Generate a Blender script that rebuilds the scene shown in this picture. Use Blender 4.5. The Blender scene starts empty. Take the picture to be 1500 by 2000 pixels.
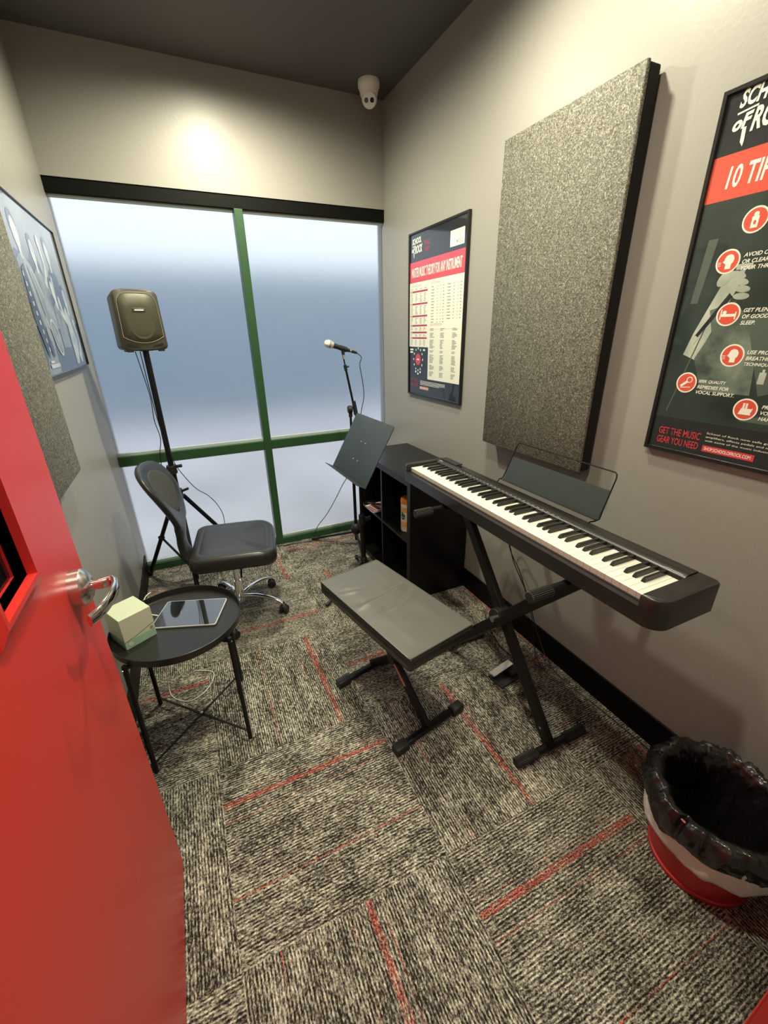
import bpy, bmesh, math, random
from mathutils import Vector, Matrix, noise
random.seed(7)
sc = bpy.context.scene
PI = math.pi
COL = sc.collection

# ------------------------------------------------------------------ camera
CAM = Vector((-1.429, -3.026, 1.519))
yaw, pit, rol, FPX = 0.429, -0.404, -0.019, 824.4
fw = Vector((math.sin(yaw)*math.cos(pit), math.cos(yaw)*math.cos(pit), math.sin(pit)))
rt = Vector((math.cos(yaw), -math.sin(yaw), 0)); up = rt.cross(fw)
r2 = rt*math.cos(rol)+up*math.sin(rol); u2 = -rt*math.sin(rol)+up*math.cos(rol)
cd = bpy.data.cameras.new('camera'); cam = bpy.data.objects.new('camera', cd); COL.objects.link(cam)
cd.sensor_fit = 'HORIZONTAL'; cd.sensor_width = 36.0; cd.lens = FPX/1500*36.0
cd.clip_start = 0.01; cd.clip_end = 200
cam.matrix_world = Matrix(((r2.x, u2.x, -fw.x, CAM.x), (r2.y, u2.y, -fw.y, CAM.y), (r2.z, u2.z, -fw.z, CAM.z), (0, 0, 0, 1)))
sc.camera = cam

# ------------------------------------------------------------------ light and exposure
sc.view_settings.view_transform = 'Standard'; sc.view_settings.look = 'None'
sc.view_settings.gamma = 1.0; sc.view_settings.use_curve_mapping = False
sc.view_settings.exposure = 0.0
LAMP_COL = (1.0, 0.945, 0.70)
CANS = [  # recessed downlights: position, watts
    ((-1.02, -0.62), 155.0),
    ((-0.52, -1.62), 102.0),
    ((-1.20, -2.32), 95.0),
]
w = bpy.data.worlds.new('sky'); sc.world = w; w.use_nodes = True
bgn = w.node_tree.nodes['Background']; bgn.inputs[0].default_value = (0.84, 0.92, 1.0, 1); bgn.inputs[1].default_value = 1.25
def area(name, loc, aim, size, power, color=(1, 1, 1), sy=None):
    l = bpy.data.lights.new(name, 'AREA'); l.energy = power; l.color = color; l.size = size
    if sy: l.shape = 'RECTANGLE'; l.size_y = sy
    o = bpy.data.objects.new(name, l); COL.objects.link(o); o.location = loc
    o.rotation_euler = (Vector(aim)-Vector(loc)).to_track_quat('-Z', 'Y').to_euler(); return o
area('corridor_fill_light', (-1.2, -4.0, 2.55), (-1.2, -3.9, 0), 0.9, 26, (1.0, 0.93, 0.8))  # fill light added in the unseen corridor for bounce
sc.cycles.use_denoising = True
sc.cycles.max_bounces = 10; sc.cycles.diffuse_bounces = 6; sc.cycles.transmission_bounces = 8
sc.cycles.caustics_reflective = False
sc.cycles.sample_clamp_indirect = 6.0

# ------------------------------------------------------------------ materials
def mat(name, col, rough=0.5, metal=0.0, coat=0.0, spec=0.5, bump=None, emit=None, sheen=0.0, vary=None):
    m = bpy.data.materials.new(name); m.use_nodes = True; nt = m.node_tree; b = nt.nodes['Principled BSDF']
    b.inputs['Base Color'].default_value = (*col, 1); b.inputs['Roughness'].default_value = rough
    b.inputs['Metallic'].default_value = metal; b.inputs['Coat Weight'].default_value = coat
    b.inputs['Coat Roughness'].default_value = 0.04
    b.inputs['Specular IOR Level'].default_value = spec; b.inputs['Sheen Weight'].default_value = sheen
    if bump or vary:
        tc = nt.nodes.new('ShaderNodeTexCoord')
    if bump:
        sc_, st, dist = bump
        n = nt.nodes.new('ShaderNodeTexNoise'); n.inputs['Scale'].default_value = sc_; n.inputs['Detail'].default_value = 3
        bp = nt.nodes.new('ShaderNodeBump'); bp.inputs['Strength'].default_value = st; bp.inputs['Distance'].default_value = dist
        nt.links.new(tc.outputs['Object'], n.inputs['Vector']); nt.links.new(n.outputs['Fac'], bp.inputs['Height'])
        nt.links.new(bp.outputs['Normal'], b.inputs['Normal'])
    if vary:
        sc_, c2 = vary
        n = nt.nodes.new('ShaderNodeTexNoise'); n.inputs['Scale'].default_value = sc_; n.inputs['Detail'].default_value = 4
        mx = nt.nodes.new('ShaderNodeMix'); mx.data_type = 'RGBA'
        mx.inputs[6].default_value = (*col, 1); mx.inputs[7].default_value = (*c2, 1)
        nt.links.new(tc.outputs['Object'], n.inputs['Vector']); nt.links.new(n.outputs['Fac'], mx.inputs[0])
        nt.links.new(mx.outputs[2], b.inputs['Base Color'])
    if emit:
        b.inputs['Emission Color'].default_value = (*emit[0], 1); b.inputs['Emission Strength'].default_value = emit[1]
    return m
M = {}
M['wall'] = mat('satin_grey_wall_paint', (0.335, 0.322, 0.298), 0.42, bump=(70, 0.14, 0.003), vary=(2.5, (0.31, 0.298, 0.28)))
M['ceil'] = mat('charcoal_ceiling_paint', (0.105, 0.095, 0.096), 0.6, bump=(80, 0.2, 0.003))
M['base'] = mat('black_vinyl_baseboard', (0.004, 0.004, 0.004), 0.5, spec=0.15)
M['green'] = mat('dark_green_window_frame', (0.022, 0.075, 0.028), 0.35)
M['header'] = mat('black_green_window_head', (0.003, 0.004, 0.003), 0.6, spec=0.12)
M['stop'] = mat('lit_glazing_bead', (0.45, 0.52, 0.52), 0.4)  # light caught on the glazing stops is put into this pale colour
M['red'] = mat('red_door_paint', (0.64, 0.032, 0.026), 0.34, bump=(60, 0.06, 0.002))
M['chrome'] = mat('polished_chrome', (0.75, 0.75, 0.74), 0.10, metal=1)
M['satin'] = mat('satin_nickel', (0.62, 0.60, 0.57), 0.24, metal=1)
M['steel'] = mat('small_steel_screw', (0.7, 0.7, 0.68), 0.3, metal=1)
M['blackmetal'] = mat('black_powder_coated_metal', (0.006, 0.006, 0.006), 0.42, spec=0.3)
M['blackplastic'] = mat('black_textured_plastic', (0.014, 0.014, 0.015), 0.5, bump=(400, 0.2, 0.001))
M['rubber'] = mat('black_ribbed_rubber', (0.012, 0.012, 0.011), 0.55)
M['piano'] = mat('black_piano_case', (0.020, 0.019, 0.019), 0.33, bump=(500, 0.15, 0.001))
M['white_key'] = mat('ivory_white_key', (0.86, 0.84, 0.74), 0.22)
M['red_key'] = mat('key_front', (0.62, 0.55, 0.48), 0.35)
M['black_key'] = mat('satin_black_key', (0.020, 0.019, 0.018), 0.24)
M['felt'] = mat('dark_key_slip_felt', (0.012, 0.008, 0.008), 0.9)
M['print_white'] = mat('pale_panel_marking', (0.55, 0.55, 0.52), 0.5)
M['leather'] = mat('black_vinyl_with_glare', (0.115, 0.112, 0.100), 0.42, bump=(260, 0.2, 0.001))  # lighter than the black sides: lamp glare on the bench top painted in
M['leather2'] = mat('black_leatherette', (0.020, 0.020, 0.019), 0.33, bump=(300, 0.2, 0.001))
M['meshback'] = mat('grey_back_pad_fabric', (0.042, 0.042, 0.038), 0.7, bump=(700, 0.5, 0.001))
M['shelf'] = mat('black_brown_shelf_laminate', (0.006, 0.0055, 0.0055), 0.34, spec=0.3, bump=(90, 0.1, 0.001))
M['tray'] = mat('black_steel_tray', (0.016, 0.016, 0.015), 0.34)
M['speaker'] = mat('olive_charcoal_speaker_plastic', (0.055, 0.052, 0.038), 0.42, bump=(350, 0.2, 0.001))
M['badge'] = mat('silver_badge', (0.8, 0.8, 0.78), 0.3)
M['screen'] = mat('dark_tablet_glass', (0.012, 0.013, 0.016), 0.03, coat=1.0, spec=1.0)
M['alu'] = mat('white_aluminium_rim', (0.8, 0.8, 0.78), 0.28, metal=0.5)
M['whiteplastic'] = mat('white_plastic', (0.92, 0.90, 0.85), 0.35)
M['lens'] = mat('dark_camera_lens', (0.01, 0.006, 0.02), 0.08)
M['lens2'] = mat('infrared_lamp_lens', (0.13, 0.11, 0.14), 0.15)
M['orange'] = mat('orange_plastic_lid', (0.80, 0.22, 0.015), 0.35)
M['label_white'] = mat('white_canister_label', (0.80, 0.72, 0.58), 0.45)
M['leafgreen'] = mat('green_leaf_print', (0.03, 0.14, 0.05), 0.45)
M['orange_pale'] = mat('pale_orange_print', (0.85, 0.42, 0.16), 0.45)
M['paper'] = mat('magazine_paper', (0.75, 0.66, 0.62), 0.5)
M['paperred'] = mat('magazine_red_print', (0.45, 0.06, 0.07), 0.5)
M['binred'] = mat('red_translucent_bin_plastic', (0.52, 0.022, 0.028), 0.38)
M['cable'] = mat('black_cable_rubber', (0.006, 0.006, 0.006), 0.5)
M['whitecable'] = mat('white_cable_rubber', (0.78, 0.77, 0.72), 0.45)
M['grillewire'] = mat('silver_microphone_grille', (0.72, 0.70, 0.64), 0.3, metal=0.6, bump=(900, 0.9, 0.002))
M['deskgrey'] = mat('dark_grey_music_desk', (0.030, 0.038, 0.038), 0.42, bump=(300, 0.15, 0.001))
M['panelside'] = mat('black_panel_edge', (0.006, 0.006, 0.006), 0.85)
M['frame'] = mat('black_poster_frame', (0.012, 0.011, 0.011), 0.28)
M['concrete'] = mat('pale_concrete_pavement', (0.25, 0.235, 0.25), 0.85, vary=(0.8, (1.0, 0.96, 0.98)))
M['bluewall'] = mat('blue_painted_building_wall', (0.21, 0.31, 0.42), 0.7, vary=(0.35, (0.42, 0.46, 0.48)))
M['corridor'] = mat('grey_corridor_paint', (0.30, 0.29, 0.275), 0.6)
M['lampglow'] = mat('lit_lamp_lens', (1, 0.95, 0.8), 0.4, emit=((1.0, 0.93, 0.76), 6.0))

def print_mats(tag, d):
    for k, (c, r) in d.items(): M[tag+k] = mat('printed_'+k, c, r, coat=1.0)
print_mats('p_', {'black': ((0.012, 0.014, 0.017), 0.3), 'red': ((0.62, 0.045, 0.06), 0.3), 'cream': ((0.86, 0.86, 0.72), 0.3),
    'white': ((0.88, 0.88, 0.80), 0.3), 'grey': ((0.30, 0.29, 0.26), 0.4), 'crimson': ((0.42, 0.03, 0.08), 0.3), 'rose': ((0.62, 0.30, 0.24), 0.4),
    'bigred': ((0.72, 0.09, 0.055), 0.3), 'green': ((0.030, 0.048, 0.040), 0.3), 'skin': ((0.55, 0.60, 0.52), 0.3), 'mid': ((0.085, 0.115, 0.095), 0.3),
    'shirt': ((0.20, 0.25, 0.21), 0.3), 'slate': ((0.18, 0.195, 0.21), 0.3), 'slate_dark': ((0.04, 0.048, 0.055), 0.3), 'pale': ((0.78, 0.79, 0.77), 0.3), 'silver': ((0.38, 0.40, 0.40), 0.3), 'ink': ((0.012, 0.010, 0.016), 0.3)})

def nodes(m):
    nt = m.node_tree; return nt, nt.nodes, nt.links, nt.nodes['Principled BSDF']
# printed photo backgrounds: mottled
for key, c2, s in (('p_green', (0.012, 0.02, 0.017), 5), ('p_slate', (0.36, 0.37, 0.38), 4), ('p_skin', (0.28, 0.33, 0.28), 9), ('p_pale', (0.45, 0.47, 0.48), 12), ('p_silver', (0.13, 0.15, 0.16), 10), ('p_shirt', (0.04, 0.06, 0.05), 12)):
    nt, N, L, b = nodes(M[key]); tc = N.new('ShaderNodeTexCoord'); n = N.new('ShaderNodeTexNoise'); n.inputs['Scale'].default_value = s; n.inputs['Detail'].default_value = 4
    rp = N.new('ShaderNodeMapRange'); rp.inputs[1].default_value = 0.35; rp.inputs[2].default_value = 0.65
    mx = N.new('ShaderNodeMix'); mx.data_type = 'RGBA'; mx.inputs[6].default_value = b.inputs['Base Color'].default_value[:]; mx.inputs[7].default_value = (*c2, 1)
    L.new(tc.outputs['Object'], n.inputs['Vector']); L.new(n.outputs['Fac'], rp.inputs[0]); L.new(rp.outputs[0], mx.inputs[0]); L.new(mx.outputs[2], b.inputs['Base Color'])

# speckled carpet-like acoustic panel face
m = M['speckle'] = mat('speckled_acoustic_fabric', (0.3, 0.3, 0.25), 0.75); nt, N, L, b = nodes(m)
tc = N.new('ShaderNodeTexCoord')
n1 = N.new('ShaderNodeTexNoise'); n1.inputs['Scale'].default_value = 230; n1.inputs['Detail'].default_value = 2; n1.inputs['Distortion'].default_value = 1.6
v1 = N.new('ShaderNodeTexNoise'); v1.inputs['Scale'].default_value = 90; v1.inputs['Detail'].default_value = 3; v1.inputs['Distortion'].default_value = 2.5
ad = N.new('ShaderNodeMath'); ad.operation = 'ADD'
L.new(tc.outputs['Object'], n1.inputs['Vector']); L.new(tc.outputs['Object'], v1.inputs['Vector']); L.new(n1.outputs['Fac'], ad.inputs[0]); L.new(v1.outputs['Fac'], ad.inputs[1])
cr = N.new('ShaderNodeValToRGB'); e = cr.color_ramp.elements
e[0].position = 0.0; e[0].color = (0.02, 0.018, 0.015, 1); e[1].position = 1.0; e[1].color = (0.85, 0.84, 0.70, 1)
x = cr.color_ramp.elements.new(0.44); x.color = (0.058, 0.055, 0.045, 1); x = cr.color_ramp.elements.new(0.54); x.color = (0.18, 0.175, 0.142, 1); x = cr.color_ramp.elements.new(0.66); x.color = (0.47, 0.46, 0.375, 1)
hf = N.new('ShaderNodeMath'); hf.operation = 'MULTIPLY'; hf.inputs[1].default_value = 0.5
L.new(ad.outputs[0], hf.inputs[0]); L.new(hf.outputs[0], cr.inputs[0]); L.new(cr.outputs[0], b.inputs['Base Color'])
bp = N.new('ShaderNodeBump'); bp.inputs['Strength'].default_value = 0.6; bp.inputs['Distance'].default_value = 0.002; L.new(hf.outputs[0], bp.inputs['Height']); L.new(bp.outputs[0], b.inputs['Normal'])

# frosted window film
m = M['frost'] = mat('frosted_window_film', (0.93, 0.96, 0.97), 0.30); nt, N, L, b = nodes(m)
b.inputs['Transmission Weight'].default_value = 1.0; b.inputs['IOR'].default_value = 1.25; b.inputs['Roughness'].default_value = 0.33
m = M['doorglass'] = mat('dark_door_glass', (0.010, 0.010, 0.011), 0.05)

# black bin liner
m = M['liner'] = mat('glossy_black_bin_liner', (0.010, 0.009, 0.010), 0.27, coat=0.2, bump=(30, 0.5, 0.010))
m = M['liner_white'] = mat('white_inner_bin_liner', (0.80, 0.79, 0.77), 0.4)

# carpet tiles: UV in metres, U along the tufted lines; colour attribute holds red line positions and a seed
m = M['carpet'] = mat('striped_carpet_tile', (0.2, 0.2, 0.17), 0.95, spec=0.15); nt, N, L, b = nodes(m)
def nm(op, a=None, bb=None, c=None):
    n = N.new('ShaderNodeMath'); n.operation = op
    for i, v in enumerate((a, bb, c)):
        if v is None: continue
        if isinstance(v, (int, float)): n.inputs[i].default_value = v
        else: L.new(v, n.inputs[i])
    return n.outputs[0]
uv = N.new('ShaderNodeUVMap'); uv.uv_map = 'UVMap'; sp = N.new('ShaderNodeSeparateXYZ'); L.new(uv.outputs[0], sp.inputs[0]); U, V = sp.outputs[0], sp.outputs[1]
at = N.new('ShaderNodeAttribute'); at.attribute_name = 'tile'; sa = N.new('ShaderNodeSeparateColor'); L.new(at.outputs['Color'], sa.inputs[0])
S1, S2, SD = sa.outputs[0], sa.outputs[1], sa.outputs[2]
seed = nm('MULTIPLY', SD, 37.0)
def tex(su, sv, det=2.0, off=0.0, dist=0.0):
    c = N.new('ShaderNodeCombineXYZ'); L.new(nm('ADD', nm('MULTIPLY', U, su), off), c.inputs[0]); L.new(nm('MULTIPLY', V, sv), c.inputs[1]); L.new(seed, c.inputs[2])
    n = N.new('ShaderNodeTexNoise'); n.inputs['Scale'].default_value = 1.0; n.inputs['Detail'].default_value = det; n.inputs['Distortion'].default_value = dist
    L.new(c.outputs[0], n.inputs['Vector']); return n.outputs['Fac']
yarn = tex(75, 190, 1.0); speck = tex(210, 300, 2.0, 5.0); patch = tex(9, 14, 3.0, 3.0); streak = tex(7.0, 60, 2.0, 9.0)
rib = nm('SINE', nm('MULTIPLY', V, 2*PI/0.0090))
val = nm('ADD', nm('ADD', nm('MULTIPLY', yarn, 0.42), nm('MULTIPLY', speck, 0.40)), nm('ADD', nm('MULTIPLY', patch, 0.20), nm('MULTIPLY', streak, 0.14)))
val = nm('ADD', val, nm('MULTIPLY', rib, 0.058))
cr = N.new('ShaderNodeValToRGB'); e = cr.color_ramp.elements
e[0].position = 0.47; e[0].color = (0.016, 0.013, 0.011, 1); e[1].position = 0.77; e[1].color = (0.74, 0.71, 0.57, 1)
x = e.new(0.55); x.color = (0.085, 0.076, 0.066, 1); x = e.new(0.62); x.color = (0.25, 0.235, 0.19, 1); x = e.new(0.69); x.color = (0.46, 0.44, 0.35, 1)
L.new(val, cr.inputs[0])
def line(pos, half, off, dash_lo, dash_hi, du=26, offp=0.0):
    d = nm('ABSOLUTE', nm('SUBTRACT', nm('SUBTRACT', V, nm('MULTIPLY', pos, 1.0)), offp))
    m1 = nm('LESS_THAN', d, half)
    t = tex(du, 420, 2.0, off)
    mr = N.new('ShaderNodeMapRange'); mr.inputs[1].default_value = dash_lo; mr.inputs[2].default_value = dash_hi; L.new(t, mr.inputs[0])
    return nm('MULTIPLY', m1, mr.outputs[0])
mask = nm('MAXIMUM', line(S1, 0.0105, 1.0, 0.40, 0.54), nm('MAXIMUM', line(S2, 0.0022, 4.0, 0.47, 0.56, 9), nm('MAXIMUM', line(S1, 0.0016, 7.0, 0.46, 0.6, 12, 0.030), line(S1, 0.0014, 8.0, 0.44, 0.6, 8, -0.062))))
redc = N.new('ShaderNodeMix'); redc.data_type = 'RGBA'; redc.inputs[6].default_value = (0.12, 0.012, 0.010, 1); redc.inputs[7].default_value = (0.64, 0.13, 0.10, 1); 
mr = N.new('ShaderNodeMapRange'); mr.inputs[1].default_value = 0.4; mr.inputs[2].default_value = 0.62; L.new(speck, mr.inputs[0]); L.new(mr.outputs[0], redc.inputs[0])
mx = N.new('ShaderNodeMix'); mx.data_type = 'RGBA'; L.new(nm('MULTIPLY', mask, 0.85), mx.inputs[0]); L.new(cr.outputs[0], mx.inputs[6]); L.new(redc.outputs[2], mx.inputs[7])
L.new(mx.outputs[2], b.inputs['Base Color'])
bp = N.new('ShaderNodeBump'); bp.inputs['Strength'].default_value = 0.7; bp.inputs['Distance'].default_value = 0.003; L.new(nm('ADD', val, nm('MULTIPLY', rib, 0.05)), bp.inputs['Height']); L.new(bp.outputs[0], b.inputs['Normal'])

# ------------------------------------------------------------------ builders
WM = {}
class MB:
    def __init__(s, xf=None): s.bm = bmesh.new(); s.mi = 0; s.xf = xf
    def _v(s, p):
        p = Vector(p)
        return s.bm.verts.new(s.xf @ p if s.xf else p)
    def _f(s, vs):
        try: f = s.bm.faces.new(vs); f.material_index = s.mi; return f
        except ValueError: return None
    def box(s, a, b):
        (x0, y0, z0), (x1, y1, z1) = a, b
        v = [s._v(p) for p in ((x0,y0,z0),(x1,y0,z0),(x1,y1,z0),(x0,y1,z0),(x0,y0,z1),(x1,y0,z1),(x1,y1,z1),(x0,y1,z1))]
        for q in ((0,3,2,1),(4,5,6,7),(0,1,5,4),(1,2,6,5),(2,3,7,6),(3,0,4,7)): s._f([v[i] for i in q])
        return s
    def loft(s, rings, cap=True, closed=True):
        R = [[s._v(p) for p in r] for r in rings]; n = len(R[0])
        for a, b in zip(R, R[1:]):
            for i in range(n if closed else n-1):
                j = (i+1) % n; s._f([a[i], a[j], b[j], b[i]])
        if cap and closed: s._f(R[0][::-1]); s._f(R[-1])
        return s
    def cyl(s, p, q, r, r1=None, n=20, cap=True):
        p, q = Vector(p), Vector(q); r1 = r if r1 is None else r1
        d = (q-p).normalized(); a = d.orthogonal().normalized(); b = d.cross(a)
        f = lambda c, rr: [c+(a*math.cos(2*PI*i/n)+b*math.sin(2*PI*i/n))*rr for i in range(n)]
        return s.loft([f(p, r), f(q, r1)], cap)
    def tube(s, pts, r, n=8, cap=True):
        pts = [Vector(p) for p in pts]; a = None; rings = []
        for i, p in enumerate(pts):
            d = (pts[min(i+1, len(pts)-1)]-pts[max(i-1, 0)]).normalized()
            a = d.orthogonal().normalized() if a is None else (a-d*a.dot(d)).normalized()
            b = d.cross(a); rr = r(i/(len(pts)-1)) if callable(r) else r
            rings.append([p+(a*math.cos(2*PI*k/n)+b*math.sin(2*PI*k/n))*rr for k in range(n)])
        return s.loft(rings, cap)
    def lathe(s, prof, o=(0, 0, 0), ax=(0, 0, 1), n=32, cap=True):
        o = Vector(o); d = Vector(ax).normalized(); a = d.orthogonal().normalized(); b = d.cross(a)
        rings = [[o+d*h+(a*math.cos(2*PI*i/n)+b*math.sin(2*PI*i/n))*max(r, 1e-5) for i in range(n)] for r, h in prof]
        return s.loft(rings, cap)
    def prism(s, pts, z0, z1, fn=None):
        fn = fn or (lambda x, y, z: (x, y, z))
        return s.loft([[fn(x, y, z0) for x, y in pts], [fn(x, y, z1) for x, y in pts]])
    def bar(s, p, q, w, h, upv=(0, 0, 1)):
        p, q = Vector(p), Vector(q); d = (q-p).normalized(); a = d.cross(Vector(upv)).normalized(); b = a.cross(d)
        f = lambda c: [c+a*w/2+b*h/2, c-a*w/2+b*h/2, c-a*w/2-b*h/2, c+a*w/2-b*h/2]
        return s.loft([f(p), f(q)])
    def build(s, name, mats, parent=None, bevel=0, seg=2, smooth=True, subsurf=0, ang=35, at=None):
        mats = mats if isinstance(mats, (list, tuple)) else [mats]
        bmesh.ops.remove_doubles(s.bm, verts=s.bm.verts[:], dist=1e-6)
        bmesh.ops.recalc_face_normals(s.bm, faces=s.bm.faces[:])
        Wp = WM[parent.name] if parent else Matrix.Translation(Vector(at)) if at else Matrix.Identity(4)
        s.bm.transform(Wp.inverted())
        me = bpy.data.meshes.new(name); s.bm.to_mesh(me); s.bm.free()
        for m_ in mats: me.materials.append(m_)
        if smooth and len(me.polygons):
            me.shade_smooth()
            try: me.set_sharp_from_angle(angle=math.radians(ang))
            except Exception: pass
        o = bpy.data.objects.new(name, me); COL.objects.link(o)
        if parent: o.parent = parent
        elif at: o.location = at
        WM[o.name] = Wp
        if bevel:
            md = o.modifiers.new('bevel', 'BEVEL'); md.width = bevel; md.segments = seg; md.limit_method = 'ANGLE'; md.angle_limit = math.radians(40); md.harden_normals = False
        if subsurf:
            md = o.modifiers.new('smooth', 'SUBSURF'); md.levels = subsurf; md.render_levels = subsurf
        return o
def thing(name, label, cat, loc=(0, 0, 0), rz=0, group=None, mtx=None):
    o = bpy.data.objects.new(name, None); COL.objects.link(o); o.empty_display_size = 0.05
    Wt = mtx if mtx is not None else Matrix.Translation(Vector(loc)) @ Matrix.Rotation(rz, 4, 'Z')
    o.matrix_world = Wt; WM[o.name] = Wt
    return tag(o, label, cat, group)
def tag(o, label, cat, group=None):
    o['label'] = label; o['category'] = cat
    if group: o['group'] = group
    return o
def struct(o): o['kind'] = 'structure'; return o
def bez(pts, n=10):  # smooth curve through points
    P = [Vector(p) for p in pts]; P = [P[0]*2-P[1]]+P+[P[-1]*2-P[-2]]; out = []
    for i in range(1, len(P)-2):
        for k in range(n):
            t = k/n; a, b, c, d = P[i-1:i+3]
            out.append(0.5*((2*b)+(c-a)*t+(2*a-5*b+4*c-d)*t*t+(3*b-a-3*c+d)*t**3))
    out.append(P[-2]); return out
def rrect(x0, y0, x1, y1, r, n=5):
    rs = r if isinstance(r, (list, tuple)) else [r]*4; pts = []
    for (cx, cy, a0), rr in zip(((x0, y0, PI), (x1, y0, 1.5*PI), (x1, y1, 0), (x0, y1, 0.5*PI)), rs):
        ox = cx+rr if cx == x0 else cx-rr; oy = cy+rr if cy == y0 else cy-rr
        for k in range(n+1):
            a = a0+k/n*PI/2; pts.append((ox+rr*math.cos(a), oy+rr*math.sin(a)))
    return pts

# flat printed artwork, local x right, y up, z out of the sheet
class Print:
    def __init__(s): s.bm = bmesh.new(); s.mats = []
    def _m(s, key):
        if key not in s.mats: s.mats.append(key)
        return s.mats.index(key)
    def poly(s, pts, key, layer=1):
        s.n = (getattr(s, 'n', 0)+1) % 40; vs = [s.bm.verts.new((x, y, layer*0.00025+s.n*5e-6)) for x, y in pts]; f = s.bm.faces.new(vs); f.material_index = s._m(key)
        if f.calc_area() and (f.normal_update() or f.normal.z < 0): f.normal_flip()
    def rect(s, x0, y0, x1, y1, key, layer=1): s.poly([(x0, y0), (x1, y0), (x1, y1), (x0, y1)], key, layer)
    def disc(s, x, y, r, key, layer=1, ry=None, n=28, rot=0):
        ry = ry or r
        s.poly([(x+r*math.cos(2*PI*i/n)*math.cos(rot)-ry*math.sin(2*PI*i/n)*math.sin(rot), y+r*math.cos(2*PI*i/n)*math.sin(rot)+ry*math.sin(2*PI*i/n)*math.cos(rot)) for i in range(n)], key, layer)
    def line(s, x0, y0, x1, y1, w, key, layer=1):
        d = Vector((x1-x0, y1-y0)).normalized(); nx, ny = -d.y*w/2, d.x*w/2
        s.poly([(x0+nx, y0+ny), (x0-nx, y0-ny), (x1-nx, y1-ny), (x1+nx, y1+ny)], key, layer)
    def text(s, t, x, y, h, key, layer=2, w=None, shear=0.0, bold=0.0, rot=0.0):
        cu = bpy.data.curves.new('lettering', 'FONT'); cu.body = t; cu.size = 1; cu.offset = bold; cu.shear = shear; cu.resolution_u = 3
        o = bpy.data.objects.new('lettering', cu); me = bpy.data.meshes.new_from_object(o)
        if len(me.vertices):
            xs = [v.co.x for v in me.vertices]; ys = [v.co.y for v in me.vertices]
            x0, x1, y0, y1 = min(xs), max(xs), min(ys), max(ys); sy = h/(y1-y0); sx = (w/(x1-x0)) if w else sy
            for v in me.vertices:
                px, py = (v.co.x-x0)*sx, (v.co.y-y0)*sy
                v.co = (x+px*math.cos(rot)-py*math.sin(rot), y+px*math.sin(rot)+py*math.cos(rot), layer*0.00025)
            n0 = len(s.bm.faces); s.bm.from_mesh(me); s.bm.faces.ensure_lookup_table(); mi = s._m(key)
            for f in s.bm.faces[n0:]: f.material_index = mi
        bpy.data.objects.remove(o); bpy.data.curves.remove(cu); bpy.data.meshes.remove(me)
    def build(s, name, parent, z=0.0):
        me = bpy.data.meshes.new(name); s.bm.to_mesh(me); s.bm.free()
        for k in s.mats: me.materials.append(M[k])
        o = bpy.data.objects.new(name, me); COL.objects.link(o); o.parent = parent; o.location.z = z; WM[o.name] = WM[parent.name]; return o
def right_wall(y, z, x=0.0): return Matrix(((0, 0, -1, x), (-1, 0, 0, y), (0, 1, 0, z), (0, 0, 0, 1)))
def left_wall(y, z, x): return Matrix(((0, 0, 1, x), (1, 0, 0, y), (0, 1, 0, z), (0, 0, 0, 1)))

# ------------------------------------------------------------------ room shell
XL, YF, H, ZT = -1.869, -3.0, 2.813, 2.257
def flat_floor():
    me = bpy.data.meshes.new('floor'); bm = bmesh.new(); uvl = bm.loops.layers.uv.new('UVMap'); cl = bm.loops.layers.float_color.new('tile')
    TX, TY, X0, Y0 = 0.625, 0.61, -1.56, -2.375
    LN = {(0,0):(.455,.165), (1,-1):(.438,.135), (1,0):(.354,.105), (0,-1):(.354,.10), (0,1):(.495,.24), (0,2):(.185,.48), (1,1):(.305,.52), (1,2):(.185,.42), (1,3):(.425,.2), (0,3):(.545,.37), (-1,1):(.495,.2), (2,0):(.525,.2)}
    rnd = random.Random(5)
    for i in range(-2, 4):
        for j in range(-5, 5):
            a, b_ = max(X0+i*TX, -2.6), min(X0+(i+1)*TX, 0.6); c, d = max(Y0+j*TY, -4.8), min(Y0+(j+1)*TY, 0.03)
            s1, s2 = LN.get((i, j), (rnd.uniform(.08, .52), rnd.uniform(.08, .52))); sd = rnd.random()
            if a >= b_ or c >= d: continue
            f = bm.faces.new([bm.verts.new(p) for p in ((a, c, 0), (b_, c, 0), (b_, d, 0), (a, d, 0))])
            for l in f.loops:
                lx, ly = l.vert.co.x-(X0+i*TX), l.vert.co.y-(Y0+j*TY)
                l[uvl].uv = (lx, ly) if (i+j) % 2 == 0 else (ly, lx); l[cl] = (s1, s2, sd, 1)
    bm.to_mesh(me); bm.free(); me.materials.append(M['carpet'])
    o = bpy.data.objects.new('floor', me); COL.objects.link(o); struct(o)
flat_floor()
def sbox(name, a, b, m, parent=None, bevel=0):
    o = MB().box(a, b).build(name, m, parent, bevel=bevel, smooth=False)
    return o if parent else struct(o)
sbox('ceiling', (XL-.1, YF-.12, H), (0.1, 0.12, H+.1), M['ceil'])
sbox('wall_right', (0, YF-.12, 0), (0.1, 0.12, H), M['wall'])
sbox('wall_left', (XL-.1, YF-.12, 0), (XL, 0.12, H), M['wall'])
sbox('wall_back', (XL, 0, ZT), (0, 0.12, H), M['wall'])
mb = MB(); mb.box((XL, YF-.12, 0), (-1.79, YF, H)); mb.box((-.745, YF-.12, 0), (0, YF, H)); mb.box((-1.79, YF-.12, 2.16), (-.745, YF, H))
struct(mb.build('wall_front', M['wall'], smooth=False))
mb = MB(); mb.box((-1.79, YF-.13, 0), (-1.745, YF+.01, 2.16)); mb.box((-.79, YF-.13, 0), (-.745, YF+.01, 2.16)); mb.box((-1.745, YF-.13, 2.115), (-.79, YF+.01, 2.16))
struct(mb.build('trim_1', M['red'], bevel=.003, smooth=False))
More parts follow.
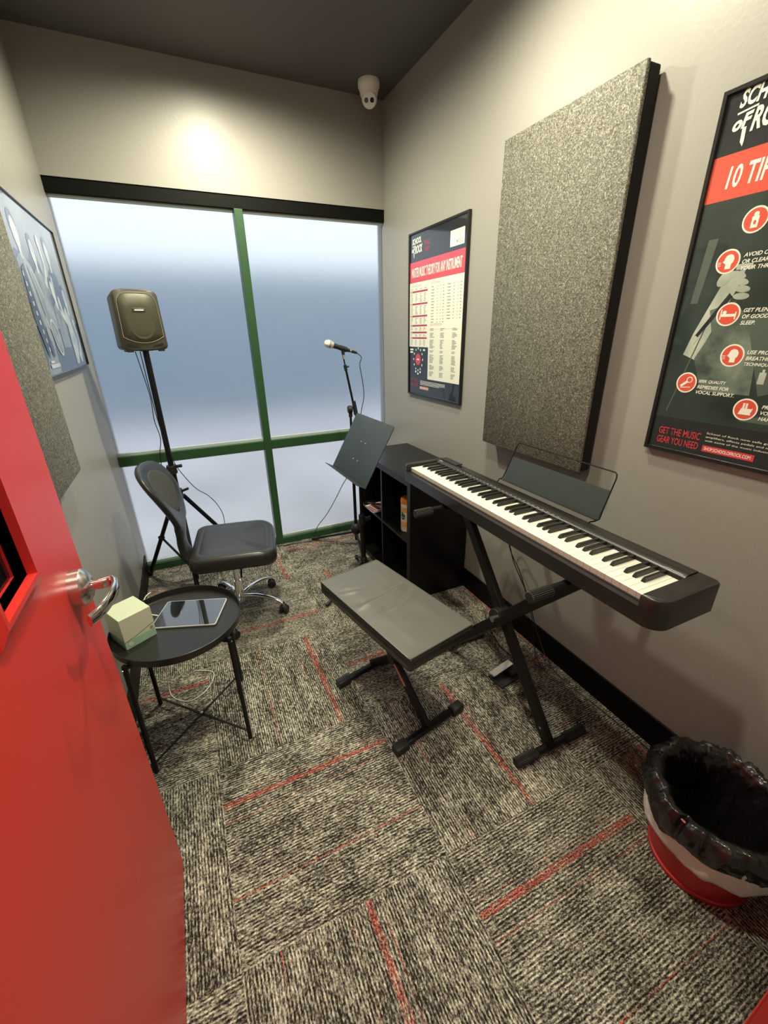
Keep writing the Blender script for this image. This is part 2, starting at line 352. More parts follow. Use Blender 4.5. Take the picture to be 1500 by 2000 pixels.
for nm_, a, b_ in (('baseboard_right', (-.008, YF, 0), (0, 0, .13)), ('baseboard_left', (XL, YF, 0), (XL+.008, 0, .13)), ('baseboard_front', (-.745, YF, 0), (-.008, YF+.008, .13))):
    sbox(nm_, a, b_, M['base'], bevel=.002)
# corridor behind the camera
sbox('wall_corridor', (-2.6, -4.9, 0), (0.6, -4.8, 2.7), M['corridor'])
sbox('wall_corridor_left', (-2.7, -4.9, 0), (-2.6, YF-.12, 2.7), M['corridor'])
sbox('wall_corridor_right', (0.6, -4.9, 0), (0.7, YF-.12, 2.7), M['corridor'])
mb = MB(); mb.box((-2.7, YF-.13, 0), (XL-.1, YF-.03, 2.7)); mb.box((0.1, YF-.13, 0), (.7, YF-.03, 2.7)); struct(mb.build('wall_corridor_front', M['corridor'], smooth=False))
sbox('ceiling_corridor', (-2.7, -4.9, 2.7), (0.7, YF-.12, 2.8), M['ceil'])

# window
win = thing('window_1', 'floor-to-header window of frosted glass in dark green framing across the back wall', 'window', (-.93, 0, 0)); win['kind'] = 'structure'
MX0, MX1 = -.967, -.917
G = M['green']
mb = MB(); mb.box((XL, .006, 2.19), (0, .07, ZT)); mb.build('window_head', M['header'], win, bevel=.003, smooth=False)
mb = MB(); mb.box((MX0, -.006, .05), (MX1, .07, 2.19)); mb.build('mullion', G, win, bevel=.003, smooth=False)
mb = MB(); mb.box((XL, -.004, .765), (MX0, .07, .823)); mb.box((MX1, -.004, .765), (0, .07, .823)); mb.build('transom', G, win, bevel=.003, smooth=False)
mb = MB(); mb.box((XL, -.006, 0), (0, .07, .05)); mb.build('sill_rail', G, win, bevel=.003, smooth=False)
mb = MB()
for x0, x1 in ((XL, MX0), (MX1, 0)):
    for z in (.05, .823): mb.box((x0, .018, z), (x1, .045, z+.016))
    mb.box((x0, .03, 2.176), (x1, .045, 2.19)); mb.box((x0, .03, .751), (x1, .045, .765))
mb.build('glazing_bead', M['stop'], win, smooth=False)
for x0, x1 in ((XL, MX0), (MX1, 0)):
    for z0, z1 in ((.05, .765), (.823, 2.19)):
        MB().box((x0, .046, z0), (x1, .052, z1)).build('window_pane', M['frost'], win, smooth=False)
# what stands outside, seen only as blur through the frosted film
sbox('ground_outside', (-30, .12, -.15), (30, 60, -.05), M['concrete'])
tag(MB().box((-16, 7.0, -.05), (14, 11, 2.75)).build('building', M['bluewall'], smooth=False, at=(0, 7, -.05)), 'blurred blue building seen through the frosted window', 'building')

# ------------------------------------------------------------------ red door, open against the left wall
door = thing('door_1', 'open red door with narrow window and lever handle', 'door', (-1.712, -2.955, 0)); door['kind'] = 'structure'
DX0, DX1, DY0, DY1 = -1.735, -1.690, -2.955, -2.040
LY0, LY1, LZ0, LZ1 = -2.435, -2.300, 1.192, 2.00   # glass opening
mb = MB(); mb.box((DX0, DY0, .012), (DX1, LY0, 2.11)); mb.box((DX0, LY1, .012), (DX1, DY1, 2.11)); mb.box((DX0, LY0, .012), (DX1, LY1, LZ0)); mb.box((DX0, LY0, LZ1), (DX1, LY1, 2.11))
bmesh.ops.remove_doubles(mb.bm, verts=mb.bm.verts[:], dist=1e-5)
mb.build('door_leaf', M['red'], door, smooth=False)
def lite_trim(side):
    x0 = DX1 if side > 0 else DX0; s = side
    prof = [(-.028, 0.0), (-.024, .006), (-.008, .013), (.0, .013), (.0, -.016)]  # outward offset, height
    rings = []
    for off, h in prof:
        o = -off
        rings.append([(x0+s*h, LY0-o, LZ0-o), (x0+s*h, LY1+o, LZ0-o), (x0+s*h, LY1+o, LZ1+o), (x0+s*h, LY0-o, LZ1+o)])
    MB().loft(rings, cap=False).build('window_trim', M['red'], door, smooth=False)
lite_trim(1); lite_trim(-1)
MB().box((-1.716, LY0, LZ0), (-1.710, LY1, LZ1)).build('door_glass', M['doorglass'], door, smooth=False)
hy, hz = -2.138, 1.070
hd = MB().lathe([(.001, 0), (.037, 0), (.037, .018), (.034, .023), (.025, .030), (.015, .033), (.001, .033)], (DX1, hy, hz), (1, 0, 0), 40).build('handle', M['satin'], door, ang=30)
MB().cyl((DX1+.024, hy, hz), (DX1+.052, hy, hz), .0105, .0105, 24).build('spindle', M['chrome'], hd)
pts = bez([(DX1+.045, hy, hz), (DX1+.066, hy+.000, hz), (DX1+.074, hy-.022, hz), (DX1+.072, hy-.06, hz), (DX1+.062, hy-.100, hz-.001), (DX1+.045, hy-.128, hz-.003)], 7)
mb = MB(); rings = []
for i, p in enumerate(pts):
    d = (pts[min(i+1, len(pts)-1)]-pts[max(i-1, 0)]).normalized(); a = d.cross(Vector((0, 0, 1))).normalized()
    t = i/(len(pts)-1); wz = .0115+.002*math.sin(t*PI); th = .0075-.0025*t
    rings.append([p+a*math.cos(q)*th+Vector((0, 0, 1))*math.sin(q)*wz for q in [2*PI*k/14 for k in range(14)]])
mb.loft(rings).build('lever', M['chrome'], hd, ang=50)
MB().box((-1.7115-.013, DY1, hz-.028), (-1.7115+.013, DY1+.0012, hz+.028)).build('latch_plate', M['satin'], door, smooth=False)
for z in (.25, 1.05, 1.85): MB().cyl((DX1+.004, DY0-.005, z), (DX1+.004, DY0-.005, z+.1), .006, .006, 12).build('hinge', M['satin'], door)

# ------------------------------------------------------------------ recessed ceiling downlights just above the photo's upper edge
for ((x, y), watts), lab in zip(CANS, ('round recessed downlight in the ceiling near the window wall', 'round recessed downlight in the ceiling near the right wall', 'round recessed downlight in the ceiling above the red door')):
    t = thing('downlight', lab, 'ceiling light', (x, y, H))
    MB().lathe([(.052, -.001), (.075, -.001), (.078, -.004), (.072, -.009), (.056, -.010), (.052, -.006)], (x, y, H), n=40, cap=False).build('trim_ring', M['whiteplastic'], t)
    MB().lathe([(.001, -.002), (.054, -.002), (.050, -.007), (.001, -.008)], (x, y, H), n=40).build('lamp_lens', M['lampglow'], t)
    l = bpy.data.lights.new('downlight_lamp', 'SPOT'); l.energy = watts; l.color = LAMP_COL; l.spot_size = math.radians(173); l.spot_blend = .75; l.shadow_soft_size = .055
    lo = bpy.data.objects.new('downlight_lamp', l); COL.objects.link(lo); lo.parent = t; lo.location = (0, 0, -.012 - .01)

# ------------------------------------------------------------------ wall things
def acoustic(label, y0, y1, z0, z1, xw, s):
    t = thing('acoustic_panel', label, 'acoustic panel', (xw, (y0+y1)/2, z0), group='acoustic panels on the walls')
    X = lambda d: xw+s*d
    MB().box((min(X(.012), X(.066)), y0+.003, z0+.003), (max(X(.012), X(.066)), y1-.003, z1-.003)).build('panel_edge', M['panelside'], t, bevel=.006, smooth=False)
    mb = MB(); pts = rrect(y0, z0, y1, z1, .004, 3)
    mb.loft([[(X(.064), y, z) for y, z in pts], [(X(.072), y, z) for y, z in pts], [(X(.075), (y-(y0+y1)/2)*.99+(y0+y1)/2, (z-(z0+z1)/2)*.996+(z0+z1)/2) for y, z in pts]])
    mb.build('fabric_face', M['speckle'], t, ang=60)
    for y in (y0+.12, y1-.12):
        for z in (z0+.15, z1-.15): MB().box((min(X(.0005), X(.012)), y-.02, z-.02), (max(X(.0005), X(.012)), y+.02, z+.02)).build('wall_clip', M['blackmetal'], t, smooth=False)
acoustic('speckled grey acoustic panel on right wall between two posters', -1.906, -1.296, .993, 2.214, 0, -1)
acoustic('speckled grey acoustic panel on left wall above the open door', -1.915, -1.306, 1.097, 2.315, XL, 1)

def frame(t, W_, H_, bw=.012, dep=.018):
    mb = MB(); 
    for ring in [((0, 0), (W_, H_))]: pass
    rings = [[(x, y, z) for x, y in ((o, o), (W_-o, o), (W_-o, H_-o), (o, H_-o))] for o, z in ((0, 0), (0, dep-.003), (.002, dep), (bw-.002, dep), (bw, dep-.004), (bw, .006))]
    mb.xf = WM[t.name]; mb.loft(rings, cap=False)
    mb.build('frame', M['frame'], t, smooth=False)
    mb = MB(WM[t.name]); mb.box((.004, .004, .001), (W_-.004, H_-.004, .010)); mb.build('backing', M['frame'], t, smooth=False)
def logo(P, x, y, s, key='p_white', lay=3):  # hand lettered three-line wordmark
    P.text('SCHOOL', x, y+.062*s, .036*s, key, lay, w=.125*s, shear=.25, bold=.035, rot=.03)
    P.text('oF', x-.004*s, y+.016*s, .030*s, key, lay, w=.045*s, shear=.3, bold=.045, rot=.1)
    P.text('ROCK', x+.038*s, y+.006*s, .048*s, key, lay, w=.105*s, shear=.25, bold=.035, rot=.03)
    P.line(x+.000*s, y+.052*s, x+.045*s, y+.057*s, .004*s, key, lay)
    P.line(x+.024*s, y+.02*s, x+.026*s, y-.010*s, .009*s, key, lay)
    P.poly([(x+.0215*s, y-.009*s), (x+.0305*s, y-.008*s), (x+.029*s, y-.020*s)], key, lay)

# music theory poster
t = thing('framed_poster', 'framed music theory poster with red title band and pale tables', 'poster', mtx=right_wall(-.371, 1.125))
frame(t, .62, .93)
P = Print(); P.rect(.01, .01, .61, .92, 'p_black', 0)
P.rect(.012, .665, .608, .775, 'p_red', 1)
P.text('MASTER MUSIC THEORY FOR ANY INSTRUMENT', .035, .692, .052, 'p_white', 2, w=.54, bold=.018)
logo(P, .040, .812, .86)
P.text('MUSIC', .185, .848, .022, 'p_crimson', 2, w=.062, bold=.02); P.text('THEORY', .185, .815, .022, 'p_crimson', 2, w=.062, bold=.02)
P.rect(.455, .795, .585, .868, 'p_cream', 1); P.text('MUSIC THEORY', .515, .848, .008, 'p_grey', 2, w=.055); P.text('SERIES', .515, .834, .008, 'p_grey', 2, w=.04); P.text('METHOD', .515, .806, .017, 'p_grey', 2, w=.06, bold=.01)
P.rect(.012, .30, .245, .665, 'p_cream', 1); P.rect(.250, .112, .600, .665, 'p_cream', 1); P.rect(.245, .30, .252, .665, 'p_cream', 1)
rr = random.Random(3)
P.text('CHORD CONSTRUCTION GUIDE', .03, .640, .011, 'p_rose', 2, w=.13); P.text('NOTE INTERVALS', .275, .640, .013, 'p_rose', 2, w=.10); P.text('SCALE CONSTRUCTION', .268, .420, .013, 'p_rose', 2, w=.13)
for x in (.03, .085, .14, .195): P.rect(x, .627, x+.025, .6305, 'p_grey', 2)
y = .622
for n in (7, 7, 5, 3, 2, 5):
    y -= .012; P.rect(.024, y, .232, y+.010, 'p_crimson', 2); P.rect(.028, y+.003, .048, y+.007, 'p_white', 3); y -= .006
    for k in range(n):
        for x in (.028, .085, .14, .19): P.rect(x, y-.003, x+rr.uniform(.012, .03), y, 'p_grey', 2)
        y -= .0072
y = .628
for k in range(13):
    for x, w_ in ((.275, .035), (.34, .010), (.375, .008), (.40, .016), (.445, .04), (.505, .012), (.545, .008), (.57, .016)):
        if k == 12 and x > .42: continue
        P.rect(x, y-.0045, x+w_*rr.uniform(.7, 1), y, 'p_grey', 2)
    y -= .0155
y = .405
P.rect(.265, .4005, .575, .4015, 'p_grey', 2)
for k, n in enumerate((2, 4, 7, 2, 7, 4, 4)):
    for q in range(n):
        for x, w_ in ((.268, .06), (.385, .045), (.51, .05)): P.rect(x, y-.004, x+w_*rr.uniform(.5, 1), y, 'p_grey', 2)
        y -= .0072
    y -= .0095
P.disc(.128, .225, .036, 'p_crimson', 2); P.disc(.128, .225, .031, 'p_red', 3); P.rect(.113, .221, .143, .229, 'p_white', 4)
for k in range(12):
    a = 2*PI*k/12; x, y = .128+.058*math.cos(a), .225+.066*math.sin(a); P.rect(x-.005, y-.006, x+.005, y+.006, 'p_cream', 2)
    if PI*1.2 < a < PI*1.8: x, y = .128+.058*math.cos(a), .225+.088*math.sin(a); P.rect(x-.008, y-.006, x+.008, y+.006, 'p_cream', 2)
P.rect(.022, .278, .065, .288, 'p_cream', 2); P.rect(.022, .262, .06, .272, 'p_cream', 2); P.rect(.19, .278, .215, .288, 'p_cream', 2)
P.text('GET THE MUSIC', .035, .085, .022, 'p_crimson', 2, w=.10, bold=.01); P.text('GEAR YOU NEED', .035, .056, .022, 'p_crimson', 2, w=.10, bold=.01)
for k in range(4): P.rect(.16, .094-k*.007, .455-(.06 if k > 2 else 0), .0965-k*.007, 'p_cream', 2)
P.rect(.155, .044, .265, .062, 'p_rose', 2); P.text('SHOP.SCHOOLOFROCK.COM', .160, .049, .008, 'p_white', 3, w=.10)
P.build('print', t, .0105)

# vocal tips poster
t = thing('framed_poster', 'large framed black poster of ten vocal tips at right edge', 'poster', mtx=right_wall(-2.106, 1.138))
frame(t, .62, .935, .013, .020)
P = Print(); P.rect(.01, .01, .61, .925, 'p_black', 0); P.rect(.012, .11, .608, .70, 'p_green', 1)
P.poly([(.012, .689), (.012, .792), (.608, .792), (.608, .689)], 'p_bigred', 2)
P.text('10 TIPS F', .058, .714, .050, 'p_white', 4, w=.150, bold=.020, shear=.12)
logo(P, .045, .822, 1.02, lay=4)
# photo of a person lifting a microphone
P.line(.045, .06+.07, .105, .40, .0035, 'p_mid', 3)
P.poly([(.055, .30), (.092, .286), (.125, .38), (.155, .47), (.165, .52), (.12, .50), (.095, .43), (.07, .36)], 'p_skin', 2)
P.poly([(.10, .42), (.16, .44), (.24, .36), (.26, .20), (.13, .20), (.09, .29), (.12, .36)], 'p_shirt', 2)
P.poly([(.075, .352), (.083, .346), (.150, .452), (.140, .462)], 'p_black', 3); P.poly([(.066, .335), (.077, .328), (.088, .346), (.078, .354)], 'p_skin', 4)
for q, (x, y) in enumerate(((.150, .505), (.160, .488), (.168, .470), (.170, .452))): P.disc(x, y, .020, 'p_skin', 3, .0085, 16, -.35+.1*q)
P.disc(.118, .500, .024, 'p_skin', 3, .014, 20, .9); P.rect(.140, .517, .178, .530, 'p_skin', 3)
P.poly([(.20, .40), (.34, .44), (.40, .25), (.28, .20)], 'p_mid', 2); P.disc(.34, .52, .07, 'p_mid', 2, .10); P.poly([(.25, .13), (.5, .13), (.5, .19), (.33, .16)], 'p_mid', 2)
P.poly([(.05, .60), (.075, .60), (.06, .44), (.04, .44)], 'p_mid', 2)
P.rect(.268, .232, .284, .262, 'p_skin', 3); P.rect(.273, .262, .279, .270, 'p_skin', 3)
def icon(x, y, kind, r=.030):
    P.disc(x, y, r, 'p_white', 4); P.disc(x, y, r-.004, 'p_bigred', 5); L = 6
    if kind == 'bottle':
        P.rect(x-.008, y-.018, x+.008, y+.008, 'p_white', L); P.disc(x, y+.012, .006, 'p_white', L); P.disc(x, y-.006, .003, 'p_bigred', L+1, .005)
    if kind == 'head':
        P.disc(x+.003, y+.004, .012, 'p_white', L, .013); P.rect(x-.004, y-.018, x+.010, y, 'p_white', L); P.poly([(x-.013, y), (x-.005, y+.006), (x-.005, y-.006)], 'p_white', L)
        for k in (-.004, 0, .004): P.rect(x-.024, y-.006+k, x-.016, y-.0045+k, 'p_white', L)
    if kind == 'bed':
        P.rect(x-.018, y-.006, x+.018, y+.001, 'p_white', L); P.rect(x-.020, y-.013, x-.017, y+.013, 'p_white', L); P.rect(x+.017, y-.013, x+.020, y+.006, 'p_white', L); P.disc(x-.010, y+.005, .005, 'p_white', L)
    if kind == 'mic':
        P.disc(x+.008, y+.009, .009, 'p_white', L); P.disc(x+.008, y+.009, .0065, 'p_bigred', L+1); P.line(x+.003, y+.004, x-.015, y-.011, .007, 'p_white', L); P.line(x-.015, y-.015, x+.014, y-.012, .002, 'p_white', L)
    if kind == 'hand':
        P.poly([(x-.015, y-.014), (x+.016, y-.014), (x+.013, y+.003), (x-.010, y+.003)], 'p_white', L)
        for k in (-.008, -.001): P.rect(x+k, y, x+k+.005, y+.017, 'p_white', L)
        P.poly([(x+.008, y-.002), (x+.018, y+.006), (x+.016, y-.006)], 'p_white', L)
for x, y, k in ((.154, .629, 'bottle'), (.114, .540, 'head'), (.151, .408, 'bed'), (.190, .302, 'head'), (.086, .220, 'mic'), (.261, .163, 'hand')): icon(x, y, k)
def lines(x, y, ls, h=.0098, dy=.0155):
    for k, s in enumerate(ls): P.text(s, x, y-k*dy, h, 'p_white', 4, shear=.22, bold=.02)
lines(.150, .546, ('AVOID COUGHING', 'OR CLEARING', 'YOUR THROAT.')); lines(.187, .412, ('GET PLENTY', 'OF GOOD', 'SLEEP.')); lines(.225, .307, ('USE PROPER', 'BREATHING', 'TECHNIQUES.'))
lines(.120, .222, ('SEEK QUALITY', 'REMEDIES FOR', 'VOCAL SUPPORT.')); lines(.298, .170, ('PROTECT', 'VOICE FROM', 'HARM.'))
P.text('GET THE MUSIC', .037, .056, .022, 'p_red', 3, w=.130, bold=.005); P.text('GEAR YOU NEED', .037, .027, .022, 'p_red', 3, w=.130, bold=.005)
for k, s in enumerate(('School of Rock now sells guitars, bass guitars,', 'amplifiers, effects pedals and much more through', "with some of the music industry's biggest brands.")): P.text(s, .182, .077-k*.011, .0072, 'p_cream', 3, w=.26)
P.rect(.180, .026, .318, .045, 'p_red', 3); P.text('SHOP.SCHOOLOFROCK.COM', .186, .0305, .010, 'p_white', 4, w=.124, bold=.01)
P.build('print', t, .0125)

# black and white band photograph on the left wall
t = thing('framed_picture', 'wide black and white photo poster of cheering musicians on left wall', 'picture', mtx=left_wall(-1.135, 1.384, XL))
frame(t, .93, .60, .006, .020)
P = Print(); P.rect(.005, .005, .925, .595, 'p_slate', 0)
P.poly([(.30, .04), (.36, .26), (.47, .24), (.62, .22), (.70, .06), (.70, .006), (.30, .006)], 'p_slate_dark', 1)
P.poly([(.14, .42), (.30, .40), (.42, .50), (.50, .30), (.66, .33), (.72, .18), (.92, .20), (.92, .006), (.70, .006), (.64, .24), (.46, .26), (.34, .30), (.10, .006), (.10, .4)], 'p_slate_dark', 1)
def figure(x, y, s, arm, shade='p_pale', top='p_silver', lay=3):
    P.disc(x, y, .036*s, shade, lay, .050*s); P.disc(x-.004, y+.026*s, .044*s, 'p_slate_dark', lay-1, .045*s)
    P.poly([(x-.016*s, y-.08*s), (x-.016*s, y-.02*s), (x+.016*s, y-.02*s), (x+.016*s, y-.08*s)], shade, lay)
    P.poly([(x-.10*s, y-.30*s), (x-.085*s, y-.09*s), (x-.03*s, y-.065*s), (x+.03*s, y-.065*s), (x+.085*s, y-.09*s), (x+.10*s, y-.30*s)], top, lay-1)
    for (ax, ay), (bx, by) in zip(arm, arm[1:]): P.line(x+ax*s, y+ay*s, x+bx*s, y+by*s, .034*s, shade, lay)
    P.disc(x+arm[-1][0]*s, y+arm[-1][1]*s, .026*s, shade, lay+1, .03*s)
figure(.215, .475, 1.0, ((.07, -.10), (.14, -.20), (.10, -.28)))
figure(.40, .44, .9, ((.08, -.12), (.16, -.04), (.15, .06)))
figure(.66, .47, .9, ((-.06, -.10), (-.10, -.22)), top='p_slate_dark')
figure(.78, .30, .85, ((.06, -.10), (.10, -.22), (.02, -.30)))
figure(.56, .32, .75, ((.06, -.10), (.16, -.16), (.10, -.05)))
P.poly([(.24, .38), (.30, .36), (.46, .14), (.42, .07), (.34, .10)], 'p_silver', 5); P.disc(.39, .135, .055, 'p_pale', 6, .075, 28, .5); P.disc(.39, .135, .047, 'p_silver', 7, .066, 28, .5)
P.poly([(.15, .36), (.20, .38), (.23, .12), (.17, .06), (.12, .2)], 'p_ink', 7)
for k in range(9): P.rect(.145+.006*k, .335-.031*k, .162+.006*k, .350-.031*k, 'p_pale', 8)
P.poly([(.68, .25), (.73, .27), (.80, .12), (.72, .02), (.66, .02), (.67, .14)], 'p_pale', 5)
P.disc(.26, .15, .02, 'p_silver', 8, .03); P.disc(.245, .10, .022, 'p_ink', 8, .035)
P.rect(.15, .028, .30, .042, 'p_pale', 8); P.rect(.16, .046, .22, .054, 'p_pale', 8)
P.build('print', t, .0135)

# turret security camera on the ceiling
t = thing('security_camera', 'white turret security camera under ceiling at back right corner', 'security camera', (-.165, -.165, H))
cb = MB().lathe([(.001, 0), (.060, 0), (.062, -.012), (.060, -.030), (.054, -.040), (.050, -.058), (.046, -.068), (.001, -.068)], (-.165, -.165, H), n=40).build('mount', M['whiteplastic'], t, ang=50)
cc = Vector((-.165, -.170, H-.078)); dd = (Vector((-.95, -1.75, 1.5))-cc).normalized()
MB().lathe([(.001, -.044), (.026, -.038), (.040, -.022), (.0445, 0), (.042, .016), (.038, .024), (.036, .026), (.001, .026)], cc, dd, 36).build('camera_ball', M['whiteplastic'], t, ang=40)
side = dd.cross(Vector((0, 0, 1))).normalized()
for s_, k in ((-1, 'lens'), (1, 'lens2')):
    q = cc+side*s_*.0165+dd*.0255; MB().lathe([(.001, 0), (.0115, 0), (.0115, .0018), (.009, .0024), (.001, .0026)], q, dd, 24).build('lens' if s_ < 0 else 'infrared_lamp', M[k], t)

# ------------------------------------------------------------------ cube shelf, its contents
SX0, SX1, SY0, SY1, SH = -.400, -.010, -1.125, -.350, .770
t = thing('cube_shelf', 'low black cube shelf against the right wall in the corner', 'shelf', ((SX0+SX1)/2, (SY0+SY1)/2, 0))
T = .038; ym = (SY0+SY1)/2; S = M['shelf']
MB().box((SX0, SY0, SH-T), (SX1, SY1, SH)).build('top_board', S, t, bevel=.0015, smooth=False)
MB().box((SX0, SY0, 0), (SX1, SY1, T)).build('bottom_board', S, t, bevel=.0015, smooth=False)
for y in (SY0, SY1-T): MB().box((SX0, y, T), (SX1, y+T, SH-T)).build('side_board', S, t, bevel=.001, smooth=False)
MB().box((SX0+.002, ym-.008, T), (SX1-.002, ym+.008, SH-T)).build('divider', S, t, smooth=False)
for y0, y1 in ((SY0+T, ym-.008), (ym+.008, SY1-T)): MB().box((SX0+.002, y0, .377), (SX1-.002, y1, .393)).build('middle_board', S, t, smooth=False)
MB().box((SX1-.006, SY0+T, T), (SX1, SY1-T, SH-T)).build('back_panel', S, t, smooth=False)
# wipes canister
cx, cy, cz = -.322, -.950, .3932
t = thing('wipes_canister', 'white canister of wipes with orange lid in the shelf', 'canister', (cx, cy, cz))
MB().lathe([(.001, 0), (.038, 0), (.041, .004), (.041, .178), (.039, .183), (.001, .183)], (cx, cy, cz), n=40).build('canister_body', M['label_white'], t)
MB().lathe([(.041, .183), (.043, .184), (.043, .202), (.040, .211), (.030, .217), (.012, .219), (.001, .219)], (cx, cy, cz), n=40).build('lid', M['orange'], t)
MB().lathe([(.0414, .034), (.0416, .036), (.0416, .066), (.0414, .068)], (cx, cy, cz), n=40, cap=False).build('lower_label_band', M['orange_pale'], t)
MB().lathe([(.0414, .128), (.0416, .130), (.0416, .160), (.0414, .162)], (cx, cy, cz), n=40, cap=False).build('upper_label_band', M['orange_pale'], t)
def wrap(pts, r): # emblem wrapped on the cylinder, facing the room
    return [(cx-r*math.cos(a/r), cy+r*math.sin(a/r), cz+z) for a, z in pts]
def emblem(pts, key, r, nm):
    mb = MB(); vs = [mb._v(p) for p in wrap(pts, r)]; c_ = mb._v(wrap([(sum(p[0] for p in pts)/len(pts), sum(p[1] for p in pts)/len(pts))], r+.0004)[0])
    for i in range(len(vs)): mb._f([vs[i], vs[(i+1) % len(vs)], c_])
    return mb.build(nm, M[key], t)
emblem([(-.014+.017*math.cos(a)*(1 if a > 0 else 1), .102+.021*math.sin(a)) for a in [k*PI/8 for k in range(16)]], 'leafgreen', .0419, 'leaf_emblem')
emblem([(-.020, .118), (-.006, .135), (.002, .120), (-.005, .112)], 'leafgreen', .0420, 'leaf_tip')
emblem([(-.026, .095), (-.004, .095), (-.004, .099), (-.026, .099)], 'label_white', .0425, 'emblem_bar')
# magazines
rr = random.Random(11); z = .3932
for k in range(6):
    a = -.30+.10*k+rr.uniform(-.03, .03); x, y = -.295+rr.uniform(-.012, .012)-.008*k, -.575+rr.uniform(-.01, .01)
    w_, l_, th = .125, .185, .0035
    Wm = Matrix.Translation((x, y, z)) @ Matrix.Rotation(a, 4, 'Z')
    lab = ['thin pale booklet at the bottom of the pile on the shelf', 'red and white booklet lying second from bottom in the shelf pile', 'pale pink booklet third from bottom in the shelf pile',
           'red striped booklet third from top in the shelf pile', 'white booklet second from top in the shelf pile', 'white and red booklet on top of the pile in the shelf'][k]
    t = thing('booklet', lab, 'booklet', group='booklets piled in the far cube of the shelf', mtx=Wm)
    MB(Wm).box((-l_/2, -w_/2, 0), (l_/2, w_/2, th)).build('pages', M['paper'], t, smooth=False)
    mb = MB(Wm); mb.box((-l_/2+.006, -w_/2+.01, th), (-l_/2+.016, w_/2-.03, th+.0003)); mb.box((-l_/2+.032, -w_/2+.01, th), (-l_/2+.040+.01*(k % 3), w_/2-.01, th+.0003)); mb.box((-l_/2+.09, -w_/2+.01, th), (-l_/2+.105, w_/2-.01, th+.0003)); mb.build('cover_print', M['paperred'], t, smooth=False)
    z += th+.0006
t = thing('pen', 'short black marker pen lying on the booklets', 'pen', (-.35, -.545, z))
MB().cyl((-.392, -.500, z+.006), (-.330, -.560, z+.006), .006, .005, 12).build('pen_barrel', M['blackplastic'], t); MB().cyl((-.392, -.500, z+.006), (-.400, -.492, z+.006), .0045, .003, 12).build('pen_cap', M['rubber'], t)

# ------------------------------------------------------------------ digital piano
PX0, PX1, PY0, PY1 = -.499, -.265, -2.556, -1.232
ZK = .902
t = thing('digital_piano', 'slim black 88-key digital piano along the right wall', 'piano', ((PX0+PX1)/2, (PY0+PY1)/2, .828))
n_ = [.045, .02, .02, .03]
out = rrect(PX0, PY0, PX1, PY1, n_, 8); inn = rrect(PX0+.012, PY0+.008, PX1-.012, PY1-.008, [.040, .018, .018, .026], 8)
mb = MB(); mb.loft([[(x, y, .828) for x, y in inn], [(x, y, .834) for x, y in out], [(x, y, .8815) for x, y in out]]); mb.build('case_bottom', M['piano'], t, ang=50)
ky0, ky1 = -1.2700-1.2252, -1.2700   # keys from high end to low end
def endblock(ya, yb, radii):
    mb = MB(); o = rrect(PX0, ya, PX1, yb, radii, 8); o2 = rrect(PX0+.004, ya+.003, PX1-.004, yb-.003, [max(r_-.003, .001) for r_ in radii], 8)
    mb.loft([[(x, y, .8815) for x, y in o], [(x, y, .912) for x, y in o], [(x, y, .9165) for x, y in o2]]); return mb.build('end_block', M['piano'], t, ang=50)
endblock(PY0, ky0-.001, [.045, .02, .002, .002]); endblock(ky1+.001, PY1, [.002, .002, .02, .03])
kx0, kx1 = -.474, -.329
mb = MB(); prof = [(kx1+.001, .8815), (kx1+.001, .909), (kx1+.004, .913), (kx1+.016, .918), (PX1-.006, .918), (PX1, .912), (PX1, .8815)]
mb.loft([[(x, ky0-.0008, z) for x, z in prof], [(x, ky1+.0008, z) for x, z in prof]]); cp = mb.build('control_panel', M['piano'], t, ang=50)
MB().box((kx0-.006, ky0, .8816), (kx1, ky1, .8835)).build('key_bed', M['felt'], t, smooth=False)
mb = MB(); mb.box((kx1-.003, ky0, .904), (kx1+.001, ky1, .9065)); mb.build('felt_strip', M['felt'], t, smooth=False)
pitch = 1.2252/52
def key_mesh(kind):
    mb = MB(Matrix.Translation(WM[t.name].translation))
    if kind == 'w':
        w2 = pitch/2-.0006
        mb.mi = 0; prof = [(0, 0), (.1448, 0), (.1448, .0180), (.002, .0180), (0, .0168)]
        mb.loft([[(x, -w2, z) for x, z in prof], [(x, w2, z) for x, z in prof]])
        o = mb.build('white_key', [M['white_key'], M['red_key']], t, smooth=False)
        for f in o.data.polygons:
            if f.normal.x < -.9: f.material_index = 1
    else:
        b0, b1, L_, h = .0055, .0042, .094, .0125
        mb.loft([[(0, -b0, 0), (L_, -b0, 0), (L_, b0, 0), (0, b0, 0)], [(.004, -b1-.0004, h*.6), (L_, -b1-.0004, h*.6), (L_, b1+.0004, h*.6), (.004, b1+.0004, h*.6)], [(.0085, -b1, h-.0006), (L_, -b1, h-.0006), (L_, b1, h-.0006), (.0085, b1, h-.0006)], [(.011, -b1+.0012, h), (L_, -b1+.0012, h), (L_, b1-.0012, h), (.011, b1-.0012, h)]])
        o = mb.build('black_key', M['black_key'], t, ang=30)
    return o
base = WM[t.name].translation
wk = key_mesh('w'); bk = key_mesh('b')
names = 'ABCDEFG'; first = True; firstb = True
offs = {'A': .0015, 'C': -.0020, 'D': .0020, 'F': -.0025, 'G': 0}
for i in range(52):
    y = ky1-pitch*(i+.5); o = wk if i == 0 else wk.copy()
    if i: COL.objects.link(o); o.parent = t
    o.location = (kx0-base.x, y-base.y, ZK-.018-base.z)
    nme = names[i % 7]
    if nme in offs and i < 51:
        o = bk if firstb else bk.copy()
        if not firstb: COL.objects.link(o); o.parent = t
        firstb = False; o.location = (kx1-.094-base.x, y-pitch/2-offs[nme]-base.y, ZK-.0005-base.z)
